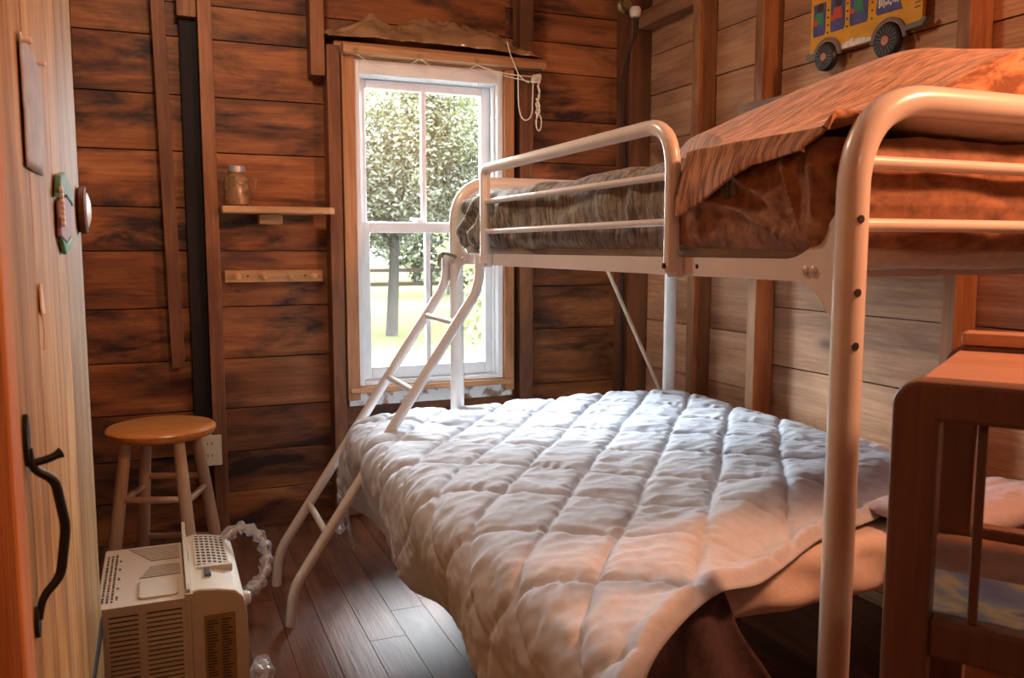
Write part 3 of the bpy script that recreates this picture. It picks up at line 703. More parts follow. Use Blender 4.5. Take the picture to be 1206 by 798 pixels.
# brown sheet over the near half of the upper mattress
def dsh(p, n):
    side = 1 - abs(n.z)
    r = sqrt((p.y - 1.13) ** 2 + (p.z - 1.19) ** 2); a = atan2(p.z - 1.19, p.y - 1.13)
    f = .020 * ((1.05 - sqrt(sin(a * 7.5 + 1.6 * nz(r * 4, a * 2, 1) + r * 3) ** 2 + .02)) ** 2.2 - .3) * sst(.02, .12, r) * (1 if n.x < -.3 else .25)
    return side * (f + .010 * fbm(p.y * 7, p.z * 13, p.x * 5, 3)) + .012 * (1 - side) * fbm(p.x * 5, p.y * 5, 1, 3) + .006
shm = softbox(1.004, 1.948, 1.078, 1.56, 1.187, 1.383, .05, (24, 110, 40), dsh, True)
tag(obj('brown_sheet', shm, M['bsheet'], angle=80), 'wrinkled brown sheet tucked over the near half of upper mattress', 'sheet')
# rust bedspread heaped over pillows
def spread_h(x, y):
    h = 1.394 + .236 * sst(2.5, 1.5, y) * sst(.96, 1.58, x) * (1 - .24 * sst(1.45, 1.10, y)) * (1 - .15 * sst(1.6, 1.95, x))
    h += .012 * sst(1.0, 1.3, x) * fbm(x * 2.5, y * 2.5, 3, 2) + .003 * nz(x * 14 + y * 9, y * 7 - x * 5, 2)
    return h
def spread(u, v):
    x = 1.0 + .945 * max(0, (u - .14) / .86)
    yf = 1.478 + 1.03 * sst(1.0, 1.55, x)
    y = 1.115 + (yf - 1.115) * max(0, (v - .07) / .93)
    z = spread_h(x, y)
    z = lerp(z, 1.397 + .004 * nz(x * 9, y * 9), sst(.86, 1.0, v))
    if u < .14:
        t = 1 - u / .14
        hem = pl([(1.1, 1.36), (1.25, 1.345), (1.36, 1.305), (1.47, 1.262), (1.56, 1.30)], y)
        z = lerp(z, hem, t ** .8); x = .996 - .018 * sin(pi * min(1, t * .62)) - .005 * sin(30 * y) * t - .006 * t
    if v < .07:
        t = 1 - v / .07
        z = lerp(z, max(z - .13, 1.418 + .035 * exp(-((x - 1.25) / .10) ** 2)), t) if u >= .14 else z - .004 * t
        y = 1.113 - (.028 * sin(pi * .6 * t) + .006 * sin(x * 40) * t) * sst(.0, .2, u)
    return (x, y, z)
tag(obj('rust_bedspread', MB().grid(spread, 130, 120), M['spread'], angle=80, solid=.006), 'rust brown ribbed bedspread heaped at the near end of upper bunk', 'bedspread')
def pillow(cx, cy, cz, w, d, h, rot=0, tilt=0, seed=0):
    mb = MB(); Mr = Matrix.Translation((cx, cy, cz)) @ Matrix.Rotation(rot, 4, 'Z') @ Matrix.Rotation(tilt, 4, 'X')
    for s in (1, -1):
        def fn(u, v):
            a, b = 2 * u - 1, 2 * v - 1
            e = max(0.0, (1 - abs(a) ** 3.2)) * max(0.0, (1 - abs(b) ** 3.2)); t = e ** .5
            pinch = 1 - .06 * (1 - abs(a) ** 2) * abs(b) ** 3
            px_ = w / 2 * a * (1 - .07 * (1 - b * b) * abs(a) ** 4); py = d / 2 * b * (1 - .07 * (1 - a * a) * abs(b) ** 4)
            return Mr @ Vector((px_, py, s * h / 2 * t + .006 * nz(a * 4 + seed, b * 4, s) * t + .004 * nz(a * 11, b * 11 + seed, 2) * t))
        mb.grid(fn, 36, 28)
    bm = bmesh.new(); me = bpy.data.meshes.new('t'); me.from_pydata(mb.v, [], mb.f); bm.from_mesh(me); bmesh.ops.remove_doubles(bm, verts=bm.verts, dist=.0005)
    mb.v = [tuple(v.co) for v in bm.verts]; mb.f = [tuple(v.index for v in f.verts) for f in bm.faces]; mb.r = [0.0] * len(mb.f); bm.free(); return mb
tag(obj('bunk_pillow', pillow(1.47, 1.264, 1.436, .62, .40, .085, radians(-3), radians(2), 3), M['sheet'], angle=80), 'white pillow corner poking out below the heaped bedspread', 'pillow')

# ------------------------------------------------------------------ lower bed
def dlm(p, n): return .004 * nz(p.x * 5, p.y * 5, p.z * 5) + .022 * (1 - abs(n.z)) * (fbm(p.x * 6, p.z * 4 + p.y * 5, 2, 3)) + .012 * (1 - abs(n.z)) * sin(p.x * 30 + p.z * 22)
lm = softbox(.625, 2.02, 1.385, 2.93, .415, .555, .045, (50, 40, 6), dlm)
tag(obj('lower_mattress', lm, M['sheet'], angle=80), 'lower double mattress in a pale peach fitted sheet', 'mattress')
tag(obj('lower_pillow', pillow(1.76, 1.37, .600, .50, .27, .08, radians(3), radians(-3), 9), M['lilac'], angle=80), 'pale lilac pillow at the head of the lower bed', 'pillow')
# dark blanket hanging over the near end of the lower bed
def dkb(u, v):
    L = .34 + .42; s = v * L; top = .572; E0 = 1.20
    x = lerp(.615, .97 + .16 * sst(.30, .70, s), u)
    yb = 1.04 + .26 * sst(.55, 1.05, x)              # the front follows the comforter edge
    if s < .34: y, z = yb + .34 - s, top
    else: y, z = yb, top - (s - .34)
    if abs(s - .34) < .06:
        t = (s - .28) / .12; a = t * pi / 2; y = yb + .06 * (1 - sin(a)); z = top - .06 * (1 - cos(a))
    y -= .05 * sst(.34, .75, s)
    f = .016 * sin((x - .3 * s) * 34 + 3 * nz(x * 4, s * 3)) * sst(.30, .45, s) + .010 * fbm(x * 6, s * 5, 1, 3)
    return (x, y - f, z + (f * .3 if s < .34 else 0))
tag(obj('plum_blanket', MB().grid(dkb, 50, 60), M['dkblanket'], angle=80, solid=.012), 'dark plum brown blanket hanging over the near end of lower bed', 'blanket')

# quilted comforter
PROF = [(.612, .285), (.600, .34), (.582, .43), (.580, .50), (.596, .548), (.635, .580), (.72, .594), (.95, .601), (1.3, .607), (1.7, .610), (1.95, .602), (2.04, .575), (2.078, .52), (2.085, .42)]
cum = [0.0]
for a, b in zip(PROF, PROF[1:]): cum.append(cum[-1] + math.hypot(b[0] - a[0], b[1] - a[1]))
LT = cum[-1]
_P = [Vector((p[0], 0, p[1])) for p in PROF]
def prof(s):
    s = max(0, min(LT, s))
    for i in range(len(cum) - 1):
        if s <= cum[i + 1] + 1e-9:
            t = (s - cum[i]) / (cum[i + 1] - cum[i])
            p0 = PROF[max(0, i - 1)]; p1 = PROF[i]; p2 = PROF[i + 1]; p3 = PROF[min(len(PROF) - 1, i + 2)]
            def cr(k): 
                h = cum[i + 1] - cum[i]
                m1 = (p2[k] - p0[k]) / max(1e-6, (cum[i + 1] - cum[max(0, i - 1)])) * h; m2 = (p3[k] - p1[k]) / max(1e-6, (cum[min(len(cum) - 1, i + 2)] - cum[i])) * h
                t2, t3 = t * t, t * t * t
                return (2 * t3 - 3 * t2 + 1) * p1[k] + (t3 - 2 * t2 + t) * m1 + (-2 * t3 + 3 * t2) * p2[k] + (t3 - t2) * m2
            return cr(0), cr(1)
    return PROF[-1]
S0 = cum[6] - PROF[6][0]        # arc length minus x on the flat top
NEAR = [(.40, .88), (.50, .91), (.58, .965), (.672, 1.045), (.85, 1.155), (.983, 1.225), (1.133, 1.30), (1.303, 1.395), (1.631, 1.48), (1.9, 1.50), (2.5, 1.52)]
def near_y(a):
    x = a
    return (pl(NEAR, x - .03) + pl(NEAR, x) + pl(NEAR, x + .03)) / 3
YE = 2.93
def base(s, w):
    x, z = prof(s); a = s - S0
    # far end: round over and drop
    if w > YE:
        d = w - YE; r = .05; ang = min(d / r, pi / 2); y = YE + r * sin(ang); z -= r * (1 - cos(ang)) + max(0, d - r * pi / 2)
    else: y = w
    if w < -9:
        d = 1.19 - w; r = .07; ang = min(d / r, pi / 2 * .93); e = max(0, d - r * pi / 2 * .93)
        k = sst(.50, .66, a) # only the part lying on top rounds over the end
        y2 = 1.19 - r * sin(ang) - .11 * e; z2 = z - r * (1 - cos(ang)) - .99 * e
        y = lerp(y, y2, k); z = lerp(z, z2, k)
    # settle toward the pulled back near edge
    ny = near_y(a); dn = w - ny
    z -= .036 * sst(.20, .0, dn) * sst(.85, 1.05, a)
    z += .020 * exp(-((dn - .20) / .07) ** 2) * sst(.75, 1.0, a) * sst(2.05, 1.6, a)
    z += .010 * fbm(x * 2.2, y * 2.2, 4, 2) * sst(.62, .8, x)
    if a < .60:
        k = sst(.60, .40, a); x -= .022 * k * sin(9 * w + 2.5 * nz(w * 2, 3)) * sst(.58, .3, z) + .012 * k * fbm(w * 5, z * 5, 1, 3)
    return Vector((x, y, max(z, .12)))
A51 = radians(51)
def quilt(s, w):
    a = s - S0
    p = -sin(A51) * a + cos(A51) * w; q = cos(A51) * a + sin(A51) * w
    p += .010 * nz(a * 4, w * 4, 1); q += .014 * nz(a * 4, w * 4, 7)
    fp = abs(((p - .433) / .166 + .5) % 1 - .5) * .166; fq = abs(((q - 2.42) / .240 + .5) % 1 - .5) * .240
    g = (1 - exp(-(fp / .0095) ** .9)) * (1 - exp(-(fq / .012) ** .9))
    puff = .0175 * g * (.85 + .3 * nz(a * 7, w * 7, 4))
    # small puckers running away from the stitch lines
    puck = .0050 * (sin(p * 6 + q * 120 + 9 * nz(a * 9, w * 9, 2)) * (.4 + nz(a * 13, w * 13, 11))) * exp(-fp / .030) + .0050 * (sin(p * 130 + 9 * nz(a * 9, w * 9, 3)) * (.4 + nz(a * 13, w * 13, 12))) * exp(-fq / .032)
    wr_ = .0045 * (1 - abs(nz(a * 9 - w * 5, w * 13 + a * 4, 9)) * 2.2) * g + .0030 * fbm(a * 24 + w * 8, w * 30, 5, 3) * g
    return puff * (.55 + .45 * sst(.48, .72, a)) + puck + wr_
NU, NV = 380, 360
def comf(u, v):
    s = u * LT; a = s - S0; ny = near_y(a); w = ny + v * (YE + .20 - ny)
    p = base(s, w); e = .004
    du = base(min(LT, s + e), w) - base(max(0, s - e), w); dv = base(s, w + e) - base(s, w - e)
    n = du.cross(dv)
    if n.length < 1e-9: n = Vector((0, 0, 1))
    n.normalize()
    ed = min(1, v / .02, (1 - v) / .02, u / .015, (1 - u) / .015)
    hem = .017 * exp(-((v - .014) / .011) ** 2)
    return p + n * (quilt(s, w) * max(0, ed) + hem)
tag(obj('quilted_comforter', MB().grid(comf, NU, NV), M['comf'], angle=80, solid=.006), 'pale blue white diamond quilted comforter spread over the lower bed', 'comforter')

# ------------------------------------------------------------------ stool
SCX, SCY = -.015, 2.975; SH = .012
stl = thing('wooden_stool', 'round honey topped wooden stool with pale legs behind air conditioner', 'stool', (SCX, SCY, 0))
obj('seat', MB().lathe([(0, .587), (.150, .587), (.163, .593), (.170, .604), (.170, .614), (.163, .622), (.150, .625), (0, .623)], (SCX, SCY, 0), 48), M['seat'], stl)
ang = [radians(a) for a in (25, 115, 205, 295)]
def legp(a, z): r = lerp(.205, .118, z / .578); return Vector((SCX + r * cos(a), SCY + r * sin(a), z))
for a in ang:
    obj('leg', MB().tube([legp(a, z) for z in (0, .1, .25, .42, .589)], [.0165, .019, .0205, .0195, .0175], 16), M['stoolleg'], stl)
for i in range(4):
    for z in ((.425, .205), (.39, .150), (.40, .23), (.39, .150))[i]:
        obj('rung', MB().tube([legp(ang[i], z), legp(ang[i], z).lerp(legp(ang[(i + 1) % 4], z), .5), legp(ang[(i + 1) % 4], z)], [.010, .012, .010], 12), M['stoolleg'], stl)

# ------------------------------------------------------------------ window air conditioner on the floor
ax0, axf, ax1, ay0, ay1, az = -.182, .030, .178, 2.265, 2.715, .305
ac = thing('air_conditioner', 'cream window air conditioner sitting on the floor by the door', 'air conditioner', (0, 2.49, 0))
cab = MB(); cab.box(ax0, axf, ay0 + .012, ay1, .0, az - .010)
obj('cabinet', cab, M['ac'], ac, smooth=False, bevel=.005)
tp = MB(); tp.box(ax0, axf, ay0, ay1, az - .010, az)
tpo = obj('top_panel', tp, M['ac'], ac, smooth=False, bevel=.004)
# two ribbed vent fields and a raised plate on top
for poly in ([(-.118, 2.70), (.020, 2.70), (.020, 2.575), (-.055, 2.575)], [(-.055, 2.535), (.020, 2.535), (.020, 2.445), (-.085, 2.445)]):
    rb = MB(); y = min(p[1] for p in poly)
    ymax = max(p[1] for p in poly); n = int((ymax - y) / .0105)
    for k in range(n):
        yy = y + (k + .5) * (ymax - y) / n; t = (yy - y) / (ymax - y)
        xl = lerp(poly[3][0], poly[0][0], t); rb.box(xl, .020, yy - .0026, yy + .0026, az, az + .0025)
    vf = obj('top_vent', MB().prism(poly, az - .0005, az + .0008, 'z'), M['ac_tan'], tpo, smooth=False)
    obj('vent_rib', rb, M['ac'], vf, smooth=False)
obj('raised_plate', MB().prism([(-.085, 2.30), (-.075, 2.29), (.000, 2.29), (.012, 2.30), (.012, 2.41), (.0, 2.42), (-.075, 2.42), (-.085, 2.41)], az, az + .006, 'z'), M['ac'], tpo, smooth=False, bevel=.003)
tx = MB()
for c in range(4):
    y = 2.30
    while y < 2.66:
        l = random.uniform(.004, .016); xx = -.172 + .011 * c
        if c < 3 or int(y * 100) % 7 < 2: tx.box(xx, xx + .0058, y, y + l, az + .0001, az + .0008)
        y += l + random.uniform(.003, .009)
obj('printed_text', tx, M['print'], tpo, smooth=False)
# louvred side
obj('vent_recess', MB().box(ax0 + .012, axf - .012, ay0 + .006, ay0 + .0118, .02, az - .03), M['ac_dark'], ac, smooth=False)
lv = MB(); xm = (ax0 + axf) / 2 - .002
n = 21
for k in range(n + 1):
    z = .016 + (az - .042) * k / n; lv.box(ax0 + .010, axf - .010, ay0, ay0 + .011, z, z + .0082)
obj('side_louvre', lv, M['ac'], ac, smooth=False, bevel=.001)
pf = MB(); pf.box(ax0, ax0 + .028, ay0 - .001, ay0 + .0125, 0, az - .0005); pf.box(axf - .012, axf, ay0 - .001, ay0 + .0125, 0, az - .0005); pf.box(xm - .008, xm + .012, ay0 - .001, ay0 + .0125, .001, az - .02)
pf.box(ax0 + .028, axf - .012, ay0 - .001, ay0 + .0125, az - .024, az - .0005); pf.box(ax0 + .028, axf - .012, ay0 - .001, ay0 + .0125, 0, .018)
obj('side_frame', pf, M['ac'], ac, smooth=False, bevel=.001)
# mounting flange
fg = MB(); fg.prism([(ay0 - .004, .0), (ay0 - .004, az + .022), (ay0 + .02, az + .03), (ay1 - .02, az + .042), (ay1 + .006, az + .06), (ay1 + .006, 0)], axf, axf + .010, 'x')
fo = obj('mounting_flange', fg, M['ac'], ac, smooth=False, bevel=.001)
obj('flange_slot', MB().box(axf + .0095, axf + .0115, 2.50, 2.58, az + .012, az + .024), M['ac_tan'], fo, smooth=False)
obj('flange_clip', MB().box(axf - .004, axf + .016, ay0 - .010, ay0 + .03, az - .006, az + .012), M['ac'], fo, smooth=False, bevel=.002)
# front fascia, rounded toward the room
fp = [(axf + .010, .0), (axf + .010, az + .014), (axf + .03, az + .018), (.11, az + .012), (.15, az + .002), (.170, az - .018), (ax1, az - .05), (ax1 + .004, .14), (ax1 - .002, .0)]
fa = obj('front_fascia', MB().prism(fp, ay0 - .004, ay1 + .002, 'y'), M['ac'], ac, angle=30, bevel=.004)
sk = MB().box(.070, .148, ay0 - .0053, ay0 - .0043, .045, .25)
so_ = obj('rating_sticker', sk, M['sticker'], fa, smooth=False)
tx = MB()
for c in range(2):
    for k in range(24):
        z = .052 + k * .0078; xx = .076 + c * .036; l = random.uniform(.014, .030)
        tx.box(xx, xx + l, ay0 - .0058, ay0 - .0054, z, z + .0038)
obj('sticker_text', tx, M['print'], so_, smooth=False)
ob_ = MB()
def ftop(x): return pl([(axf + .01, az + .014), (axf + .03, az + .018), (.11, az + .012), (.15, az + .002), (.17, az - .018)], x)
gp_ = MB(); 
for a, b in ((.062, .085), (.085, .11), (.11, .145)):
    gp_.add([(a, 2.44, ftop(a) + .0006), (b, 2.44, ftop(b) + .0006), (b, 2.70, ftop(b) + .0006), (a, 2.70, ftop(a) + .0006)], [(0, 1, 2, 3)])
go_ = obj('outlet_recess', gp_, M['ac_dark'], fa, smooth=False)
for k in range(11):
    y = 2.447 + k * .025
    ob_.add([(.06, y, ftop(.06) + .003), (.105, y, ftop(.105) + .003), (.148, y, ftop(.148) + .003), (.06, y + .011, ftop(.06) + .003), (.105, y + .011, ftop(.105) + .003), (.148, y + .011, ftop(.148) + .003)], [(0, 1, 4, 3), (1, 2, 5, 4)])
for x in (.062, .076, .09, .104, .118, .132, .146):
    ob_.box(x - .0022, x + .0022, 2.44, 2.70, ftop(x) - .001, ftop(x) + .004)
obj('outlet_louvre', ob_, M['ac'], fa, smooth=False)
ct = obj('control_recess', MB().add([(.075, 2.34, ftop(.075) + .001), (.145, 2.34, ftop(.145) + .001), (.145, 2.41, ftop(.145) + .001), (.075, 2.41, ftop(.075) + .001)], [(0, 1, 2, 3)]), M['tagw'], fa, smooth=False)
obj('control_switch', MB().box(.078, .096, 2.35, 2.40, ftop(.09) + .001, ftop(.09) + .010), M['ac_ctl'], fa, smooth=False, bevel=.002)
obj('control_hood', MB().prism([(.060, 2.413), (.062, 2.43), (.150, 2.425), (.155, 2.413), (.15, 2.405)], ftop(.13) - .006, ftop(.10) + .010, 'z'), M['ac'], fa, smooth=False, bevel=.002)
obj('control_knob', MB().lathe([(.021, 0), (.021, .008), (.016, .020), (.010, .022), (0, .022)], (ax1, 2.40, .225), 18, axis='x'), M['ac'], fa)
# power cord bundled in a clear plastic bag
pb = MB(); lp = fillet([(.150, 2.66, .318), (.20, 2.68, .350), (.262, 2.66, .31), (.275, 2.62, .235), (.235, 2.56, .19), (.20, 2.52, .20)], .035, 7)
pb.tube(lp, [.018 + .006 * sin(i * 1.7) for i in range(len(lp))], 14)
pb.v = [tuple(Vector(p) + Vector((0.006 * nz(p[0] * 40, p[1] * 40, p[2] * 40), 0.006 * nz(p[0] * 40 + 5, p[1] * 40, p[2] * 40), 0.006 * nz(p[0] * 40, p[1] * 40 + 9, p[2] * 40)))) for p in pb.v]
cdo = thing('bagged_power_cord', 'looped power cord wrapped in crumpled clear plastic beside air conditioner', 'power cord', (.22, 2.62, .18))
obj('plastic_wrap', pb, M['bagfilm'], cdo, angle=50)
obj('cord', MB().tube(lp, .006, 8), M['cord'], cdo)
pb = softbox(.183, .245, 2.262, 2.36, .0, .075, .03, (8, 10, 5), lambda p, n: .014 * nz(p.x * 45, p.y * 45, p.z * 45))
tag(obj('plastic_bag', pb, M['bagfilm'], angle=20), 'crumpled clear plastic scrap on the floor at the air conditioner corner', 'plastic bag')
# clear bundle standing behind the ladder
bu = thing('plastic_bundle', 'slim clear plastic wrapped bundle with dark cap behind the ladder', 'bundle', (.735, 3.47, 0))
bp = [(.70 + .01 * sin(i), 3.50 - .012 * i * .3, .0 + .042 * i) for i in range(9)]
bp = [Vector((.655, 3.50, 0)), Vector((.665, 3.50, .10)), Vector((.68, 3.505, .18)), Vector((.69, 3.51, .25)), Vector((.705, 3.52, .32))]
tb = MB(); tb.tube([bp[0].lerp(bp[-1], i / 14) for i in range(15)], [.020 + .006 * sin(i * 2.1) for i in range(15)], 12)
tb.v = [tuple(Vector(p) + Vector((.008 * nz(p[0] * 50, p[1] * 50, p[2] * 50), 0, .008 * nz(p[0] * 50, p[1] * 50 + 4, p[2] * 50)))) for p in tb.v]
obj('plastic_wrap', tb, M['bagfilm'], bu, angle=20)
obj('cap', MB().lathe([(.022, 0), (.024, .006), (.022, .016), (0, .018)], (.705, 3.52, .322), 16), M['hole'], bu)

# ------------------------------------------------------------------ open wooden stand at the near right
SW = radians(-57.0)                        # local +x runs along the front rail (to the near right), +y goes back
st_o = (.765, .715, 0)
stand = thing('wooden_stand', 'brown open wooden stand with rounded corners at the near right', 'stand', st_o, rotz=SW)
LW, LD, W_, D_, H_ = .049, .04, .62, .44, 1.053
def lobj(nm, mb, mat, par=stand, bevel=.004): return obj(nm, mb, mat, par, smooth=False, bevel=bevel, local=True)
def frame_poly(r):
    o = [(0, 0)] + [(r - r * cos(a), H_ - r + r * sin(a)) for a in [pi / 2 * k / 8 for k in range(9)]] + [(W_ - r + r * sin(a), H_ - r + r * cos(a)) for a in [pi / 2 * k / 8 for k in range(9)]] + [(W_, 0)]
    return o
for y0, nm in ((0, 'front_frame'), (D_ - LD, 'rear_frame')):
    hh = .045
    mb = MB(); r = .03
    mb.prism(frame_poly(r) + [(W_ - LW, 0), (W_ - LW, H_ - hh), (LW, H_ - hh), (LW, 0)], y0, y0 + LD, 'y')
    fo_ = lobj(nm, mb, M['stand'], bevel=.005)
    for z0, z1 in ((.733, .778),): 
        lobj('cross_rail', MB().box(LW, W_ - LW, y0 + .006, y0 + LD - .006, z0, z1), M['stand'], fo_)
    if y0 == 0:
        for xx in (.086, .30, .52): lobj('spindle', MB().box(xx, xx + .010, .014, .026, .778, H_ - hh), M['stand'], fo_, bevel=.003)
    lobj('lower_rail', MB().box(LW, W_ - LW, y0 + .006, y0 + LD - .006, .25, .30), M['stand'], fo_)
lobj('top_board', MB().box(.018, W_ - .018, LD, D_ - LD, H_ - .028, H_ - .006), M['stand_lit'])
lobj('top_lip', MB().box(.02, W_ - .02, D_ - LD + .001, D_ + .004, H_, H_ + .022), M['stand_lit'], bevel=.008)
lobj('shelf_board', MB().box(.004, W_ - .004, LD + .001, D_ - LD - .001, .745, .763), M['stand'])
for xx in (.004, W_ - .034): lobj('side_rail', MB().box(xx, xx + .03, LD, D_ - LD, .25, .29), M['stand'])
bk = tag(obj('picture_book', MB().box(.03, .46, .05, .20, .7635, .772), M['book'], stand, smooth=False, local=True, bevel=.001), 'blue and yellow picture book lying on the stand shelf', 'book')
bk.parent = None; bk.location = st_o; bk.rotation_euler = (0, 0, SW)

# ------------------------------------------------------------------ outdoors
def ground_mat():
    t = NT('gravel_and_grass'); tc = t.n('ShaderNodeTexCoord')
    n = t.n('ShaderNodeTexNoise', i_Scale=.35, i_Detail=3.0); t.l(tc.outputs['Object'], n.inputs['Vector'])
    n2 = t.n('ShaderNodeTexNoise', i_Scale=9.0, i_Detail=5.0); t.l(tc.outputs['Object'], n2.inputs['Vector'])
    g = t.ramp(n2.outputs[0], [(.3, (.022, .025, .011, 1)), (.7, (.038, .041, .02, 1))]); gv = t.ramp(n2.outputs[0], [(.3, (.042, .042, .037, 1)), (.7, (.056, .056, .05, 1))])
    sp = t.n('ShaderNodeSeparateXYZ'); t.l(tc.outputs['Object'], sp.inputs[0])
    f = t.math('ADD', t.math('MULTIPLY', sp.outputs[1], .045), t.math('MULTIPLY', n.outputs[0], 2.0))
    t.l(t.mix(t.ramp(f, [(1.05, (1, 1, 1, 1)), (1.0, (1, 1, 1, 1))] if False else [(.45, (1, 1, 1, 1)), (.62, (0, 0, 0, 1))]), g, gv), t.b.inputs['Base Color']); t.b.inputs['Roughness'].default_value = .95; t.b.inputs['Specular IOR Level'].default_value = 0; return t.m
GZ = -.75
gd = MB(); gd.add([(-60, 3.9, GZ), (80, 3.9, GZ), (80, 110, GZ), (-60, 110, GZ)], [(0, 1, 2, 3)])
g_o = obj('ground', gd, ground_mat(), smooth=False, local=True); struct(g_o)
def leafmat(name, a, b):
    t = NT(name); at = t.n('ShaderNodeAttribute', attribute_name='rnd')
    c = t.ramp(at.outputs['Fac'], [(0, rgb(a)), (1, rgb(b))]); t.l(c, t.b.inputs['Base Color']); t.b.inputs['Roughness'].default_value = .6
    tr = t.n('ShaderNodeBsdfTranslucent'); t.l(c, tr.inputs[0]); mx = t.n('ShaderNodeMixShader', i_0=.4)
    t.l(t.b.outputs[0], mx.inputs[1]); t.l(tr.outputs[0], mx.inputs[2]); t.l(mx.outputs[0], t.out.inputs[0]); return t.m
LM = [leafmat('dark_green_leaves', (.009, .012, .0045), (.042, .050, .019)), leafmat('yellow_green_leaves', (.024, .028, .009), (.082, .086, .029)), leafmat('mid_green_leaves', (.016, .021, .008), (.056, .064, .025))]
BARK = plain('grey_bark', (.016, .014, .012), .9, noise_amt=.3, scale=12, bump=.5, spec=.05)
def tree(name, label, x, y, h, rad, crown_z, n, leaf, lm, seed, squash=.9, group=None):
    rg = random.Random(seed); o = thing(name, label, 'tree', (x, y, GZ), group)
    tk = MB(); tr_ = h * .012 + .03
    tk.tube([(x, y, GZ), (x + .1, y, GZ + h * .3), (x - .05, y + .1, GZ + h * .6), (x, y, GZ + h * .9)], [tr_ * 1.3, tr_, tr_ * .7, tr_ * .2], 10)
    blobs = []
    for k in range(24):
        a = rg.uniform(0, 2 * pi); rr = rad * sqrt(rg.random()) * .75; zz = crown_z + rad * squash * rg.uniform(-.8, .85)
        blobs.append((Vector((x + rr * cos(a), y + rr * sin(a), zz)), rad * rg.uniform(.28, .5)))
        if k < 9: tk.tube([(x, y, GZ + h * rg.uniform(.3, .6)), tuple(blobs[-1][0])], [tr_ * .5, tr_ * .12], 7)
    lf_ = MB(); tone = [rg.random() for _ in blobs]
    for k in range(n):
        bi = rg.randrange(len(blobs)); c, r = blobs[bi]
        d = Vector((rg.gauss(0, 1), rg.gauss(0, 1), rg.gauss(0, 1))).normalized() * r * (rg.random() ** .35)
        p = c + d; s_ = leaf * rg.uniform(.6, 1.3)
        q = Vector((rg.gauss(0, 1), rg.gauss(0, 1), rg.gauss(0, .6))).normalized(); w = q.cross(Vector((rg.gauss(0, 1), rg.gauss(0, 1), rg.gauss(0, 1)))).normalized()
        lf_.add([p - q * s_, p + w * s_ * .45 , p + q * s_, p - w * s_ * .45], [(0, 1, 2, 3)], .7 * tone[bi] + .3 * rg.random())
    obj('trunk', tk, BARK, o); obj('crown', lf_, LM[lm], o, smooth=False)
    return o
G_ = 'trees beyond the window'
tree('leafy_tree', 'dark dense tree seen through the left upper window panes', 4.75, 18.5, 6.6, 2.5, 3.1, 60000, .055, 0, 1, group=G_)
tree('leafy_tree', 'yellow green tree seen through the right upper window panes', 9.0, 22, 8.0, 3.1, 3.6, 60000, .06, 1, 2, group=G_)
tree('leafy_tree', 'mid green tree standing between the two larger window trees', 11.3, 34, 9.5, 4.0, 4.2, 36000, .10, 2, 3, group=G_)
tree('leafy_tree', 'far dark tree right behind the fence', 13.5, 47, 9.0, 3.9, 3.0, 16000, .18, 0, 6, group=G_)
tree('young_tree', 'young sapling with sparse leaves close outside the lower panes', 4.15, 10.0, 2.6, .95, .55, 2200, .06, 1, 7)
fe = thing('rail_fence', 'brown wooden rail fence far across the lawn', 'fence', (9.2, 33, GZ))
FM = plain('fence_wood', (.012, .008, .006), .9, spec=.05)
for k in range(5): obj('post', MB().box(7.2 + k * 1.4, 7.36 + k * 1.4, 32.9, 33.05, GZ, GZ + 1.25), FM, fe, smooth=False)
for z in (.45, 1.0): obj('rail', MB().box(7.2, 12.96, 32.88, 32.92, GZ + z, GZ + z + .15), FM, fe, smooth=False)

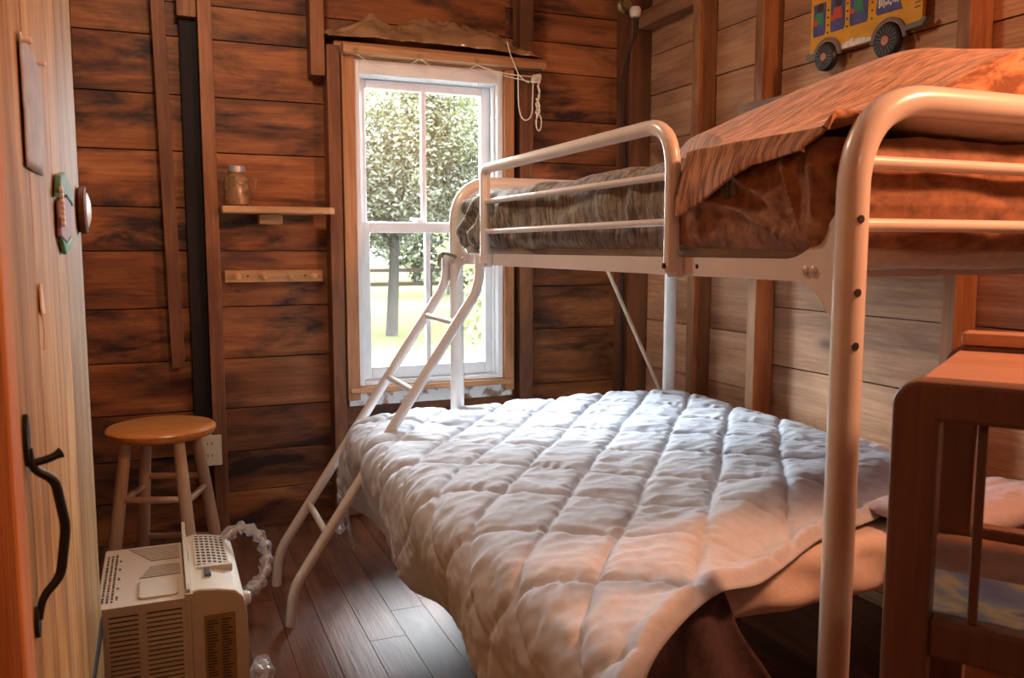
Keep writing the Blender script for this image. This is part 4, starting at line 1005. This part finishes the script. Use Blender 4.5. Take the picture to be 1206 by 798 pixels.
# ------------------------------------------------------------------ light, world, camera
def area(name, loc, aim, size, power, col, sy=None):
    L = bpy.data.lights.new(name, 'AREA'); L.energy = power; L.color = col; L.size = size
    if sy: L.shape = 'RECTANGLE'; L.size_y = sy
    o = bpy.data.objects.new(name, L); COL.objects.link(o); o.location = loc
    o.rotation_euler = (Vector(aim) - Vector(loc)).to_track_quat('-Z', 'Y').to_euler(); return o
def point(name, loc, r, power, col):
    L = bpy.data.lights.new(name, 'POINT'); L.energy = power; L.color = col; L.shadow_soft_size = r
    o = bpy.data.objects.new(name, L); COL.objects.link(o); o.location = loc; return o
WARM = (1.0, .39, .19); SKY = 48.0
area('wall_lamp', (1.95, .36, 2.2), (.95, .85, 1.55), .22, 21, WARM)
point('hall_bulb', (.30, -.70, 1.95), .12, 5.5, (1, .52, .26))
point('room_fill', (.22, 2.35, 2.32), .12, 17, (1, .80, .60))  # unseen fill light added to brighten the stool and air conditioner side
pt_l = area('window_portal', (1.115, 3.80, 1.28), (1.115, 0, 1.28), .72, 1, (1, 1, 1), 1.42); pt_l.data.cycles.is_portal = True
W = bpy.data.worlds.new('sky'); S.world = W; W.use_nodes = True
bgn = W.node_tree.nodes['Background']; bgn.inputs[1].default_value = SKY
_tc = W.node_tree.nodes.new('ShaderNodeTexCoord'); _sp = W.node_tree.nodes.new('ShaderNodeSeparateXYZ'); _rp = W.node_tree.nodes.new('ShaderNodeValToRGB')
W.node_tree.links.new(_tc.outputs['Generated'], _sp.inputs[0]); W.node_tree.links.new(_sp.outputs[2], _rp.inputs[0]); W.node_tree.links.new(_rp.outputs[0], bgn.inputs[0])
_rp.color_ramp.elements[0].position = 0; _rp.color_ramp.elements[0].color = (.26, .28, .29, 1); _rp.color_ramp.elements[1].position = .75; _rp.color_ramp.elements[1].color = (.88, .95, 1, 1)
cam = bpy.data.cameras.new('camera'); co = bpy.data.objects.new('camera', cam); COL.objects.link(co)
cam.sensor_width = 36; cam.lens = 999 * 36 / 1206; cam.clip_start = .02; cam.clip_end = 300
co.location = (0, 0, EYE); co.rotation_euler = (pi / 2 - .1067, 0, -.3929)
cam.dof.use_dof = True; cam.dof.focus_distance = 2.6; cam.dof.aperture_fstop = 9
S.camera = co
S.view_settings.view_transform = 'Standard'; S.view_settings.look = 'None'; S.view_settings.gamma = 1; S.view_settings.use_curve_mapping = False
S.view_settings.exposure = 1.0
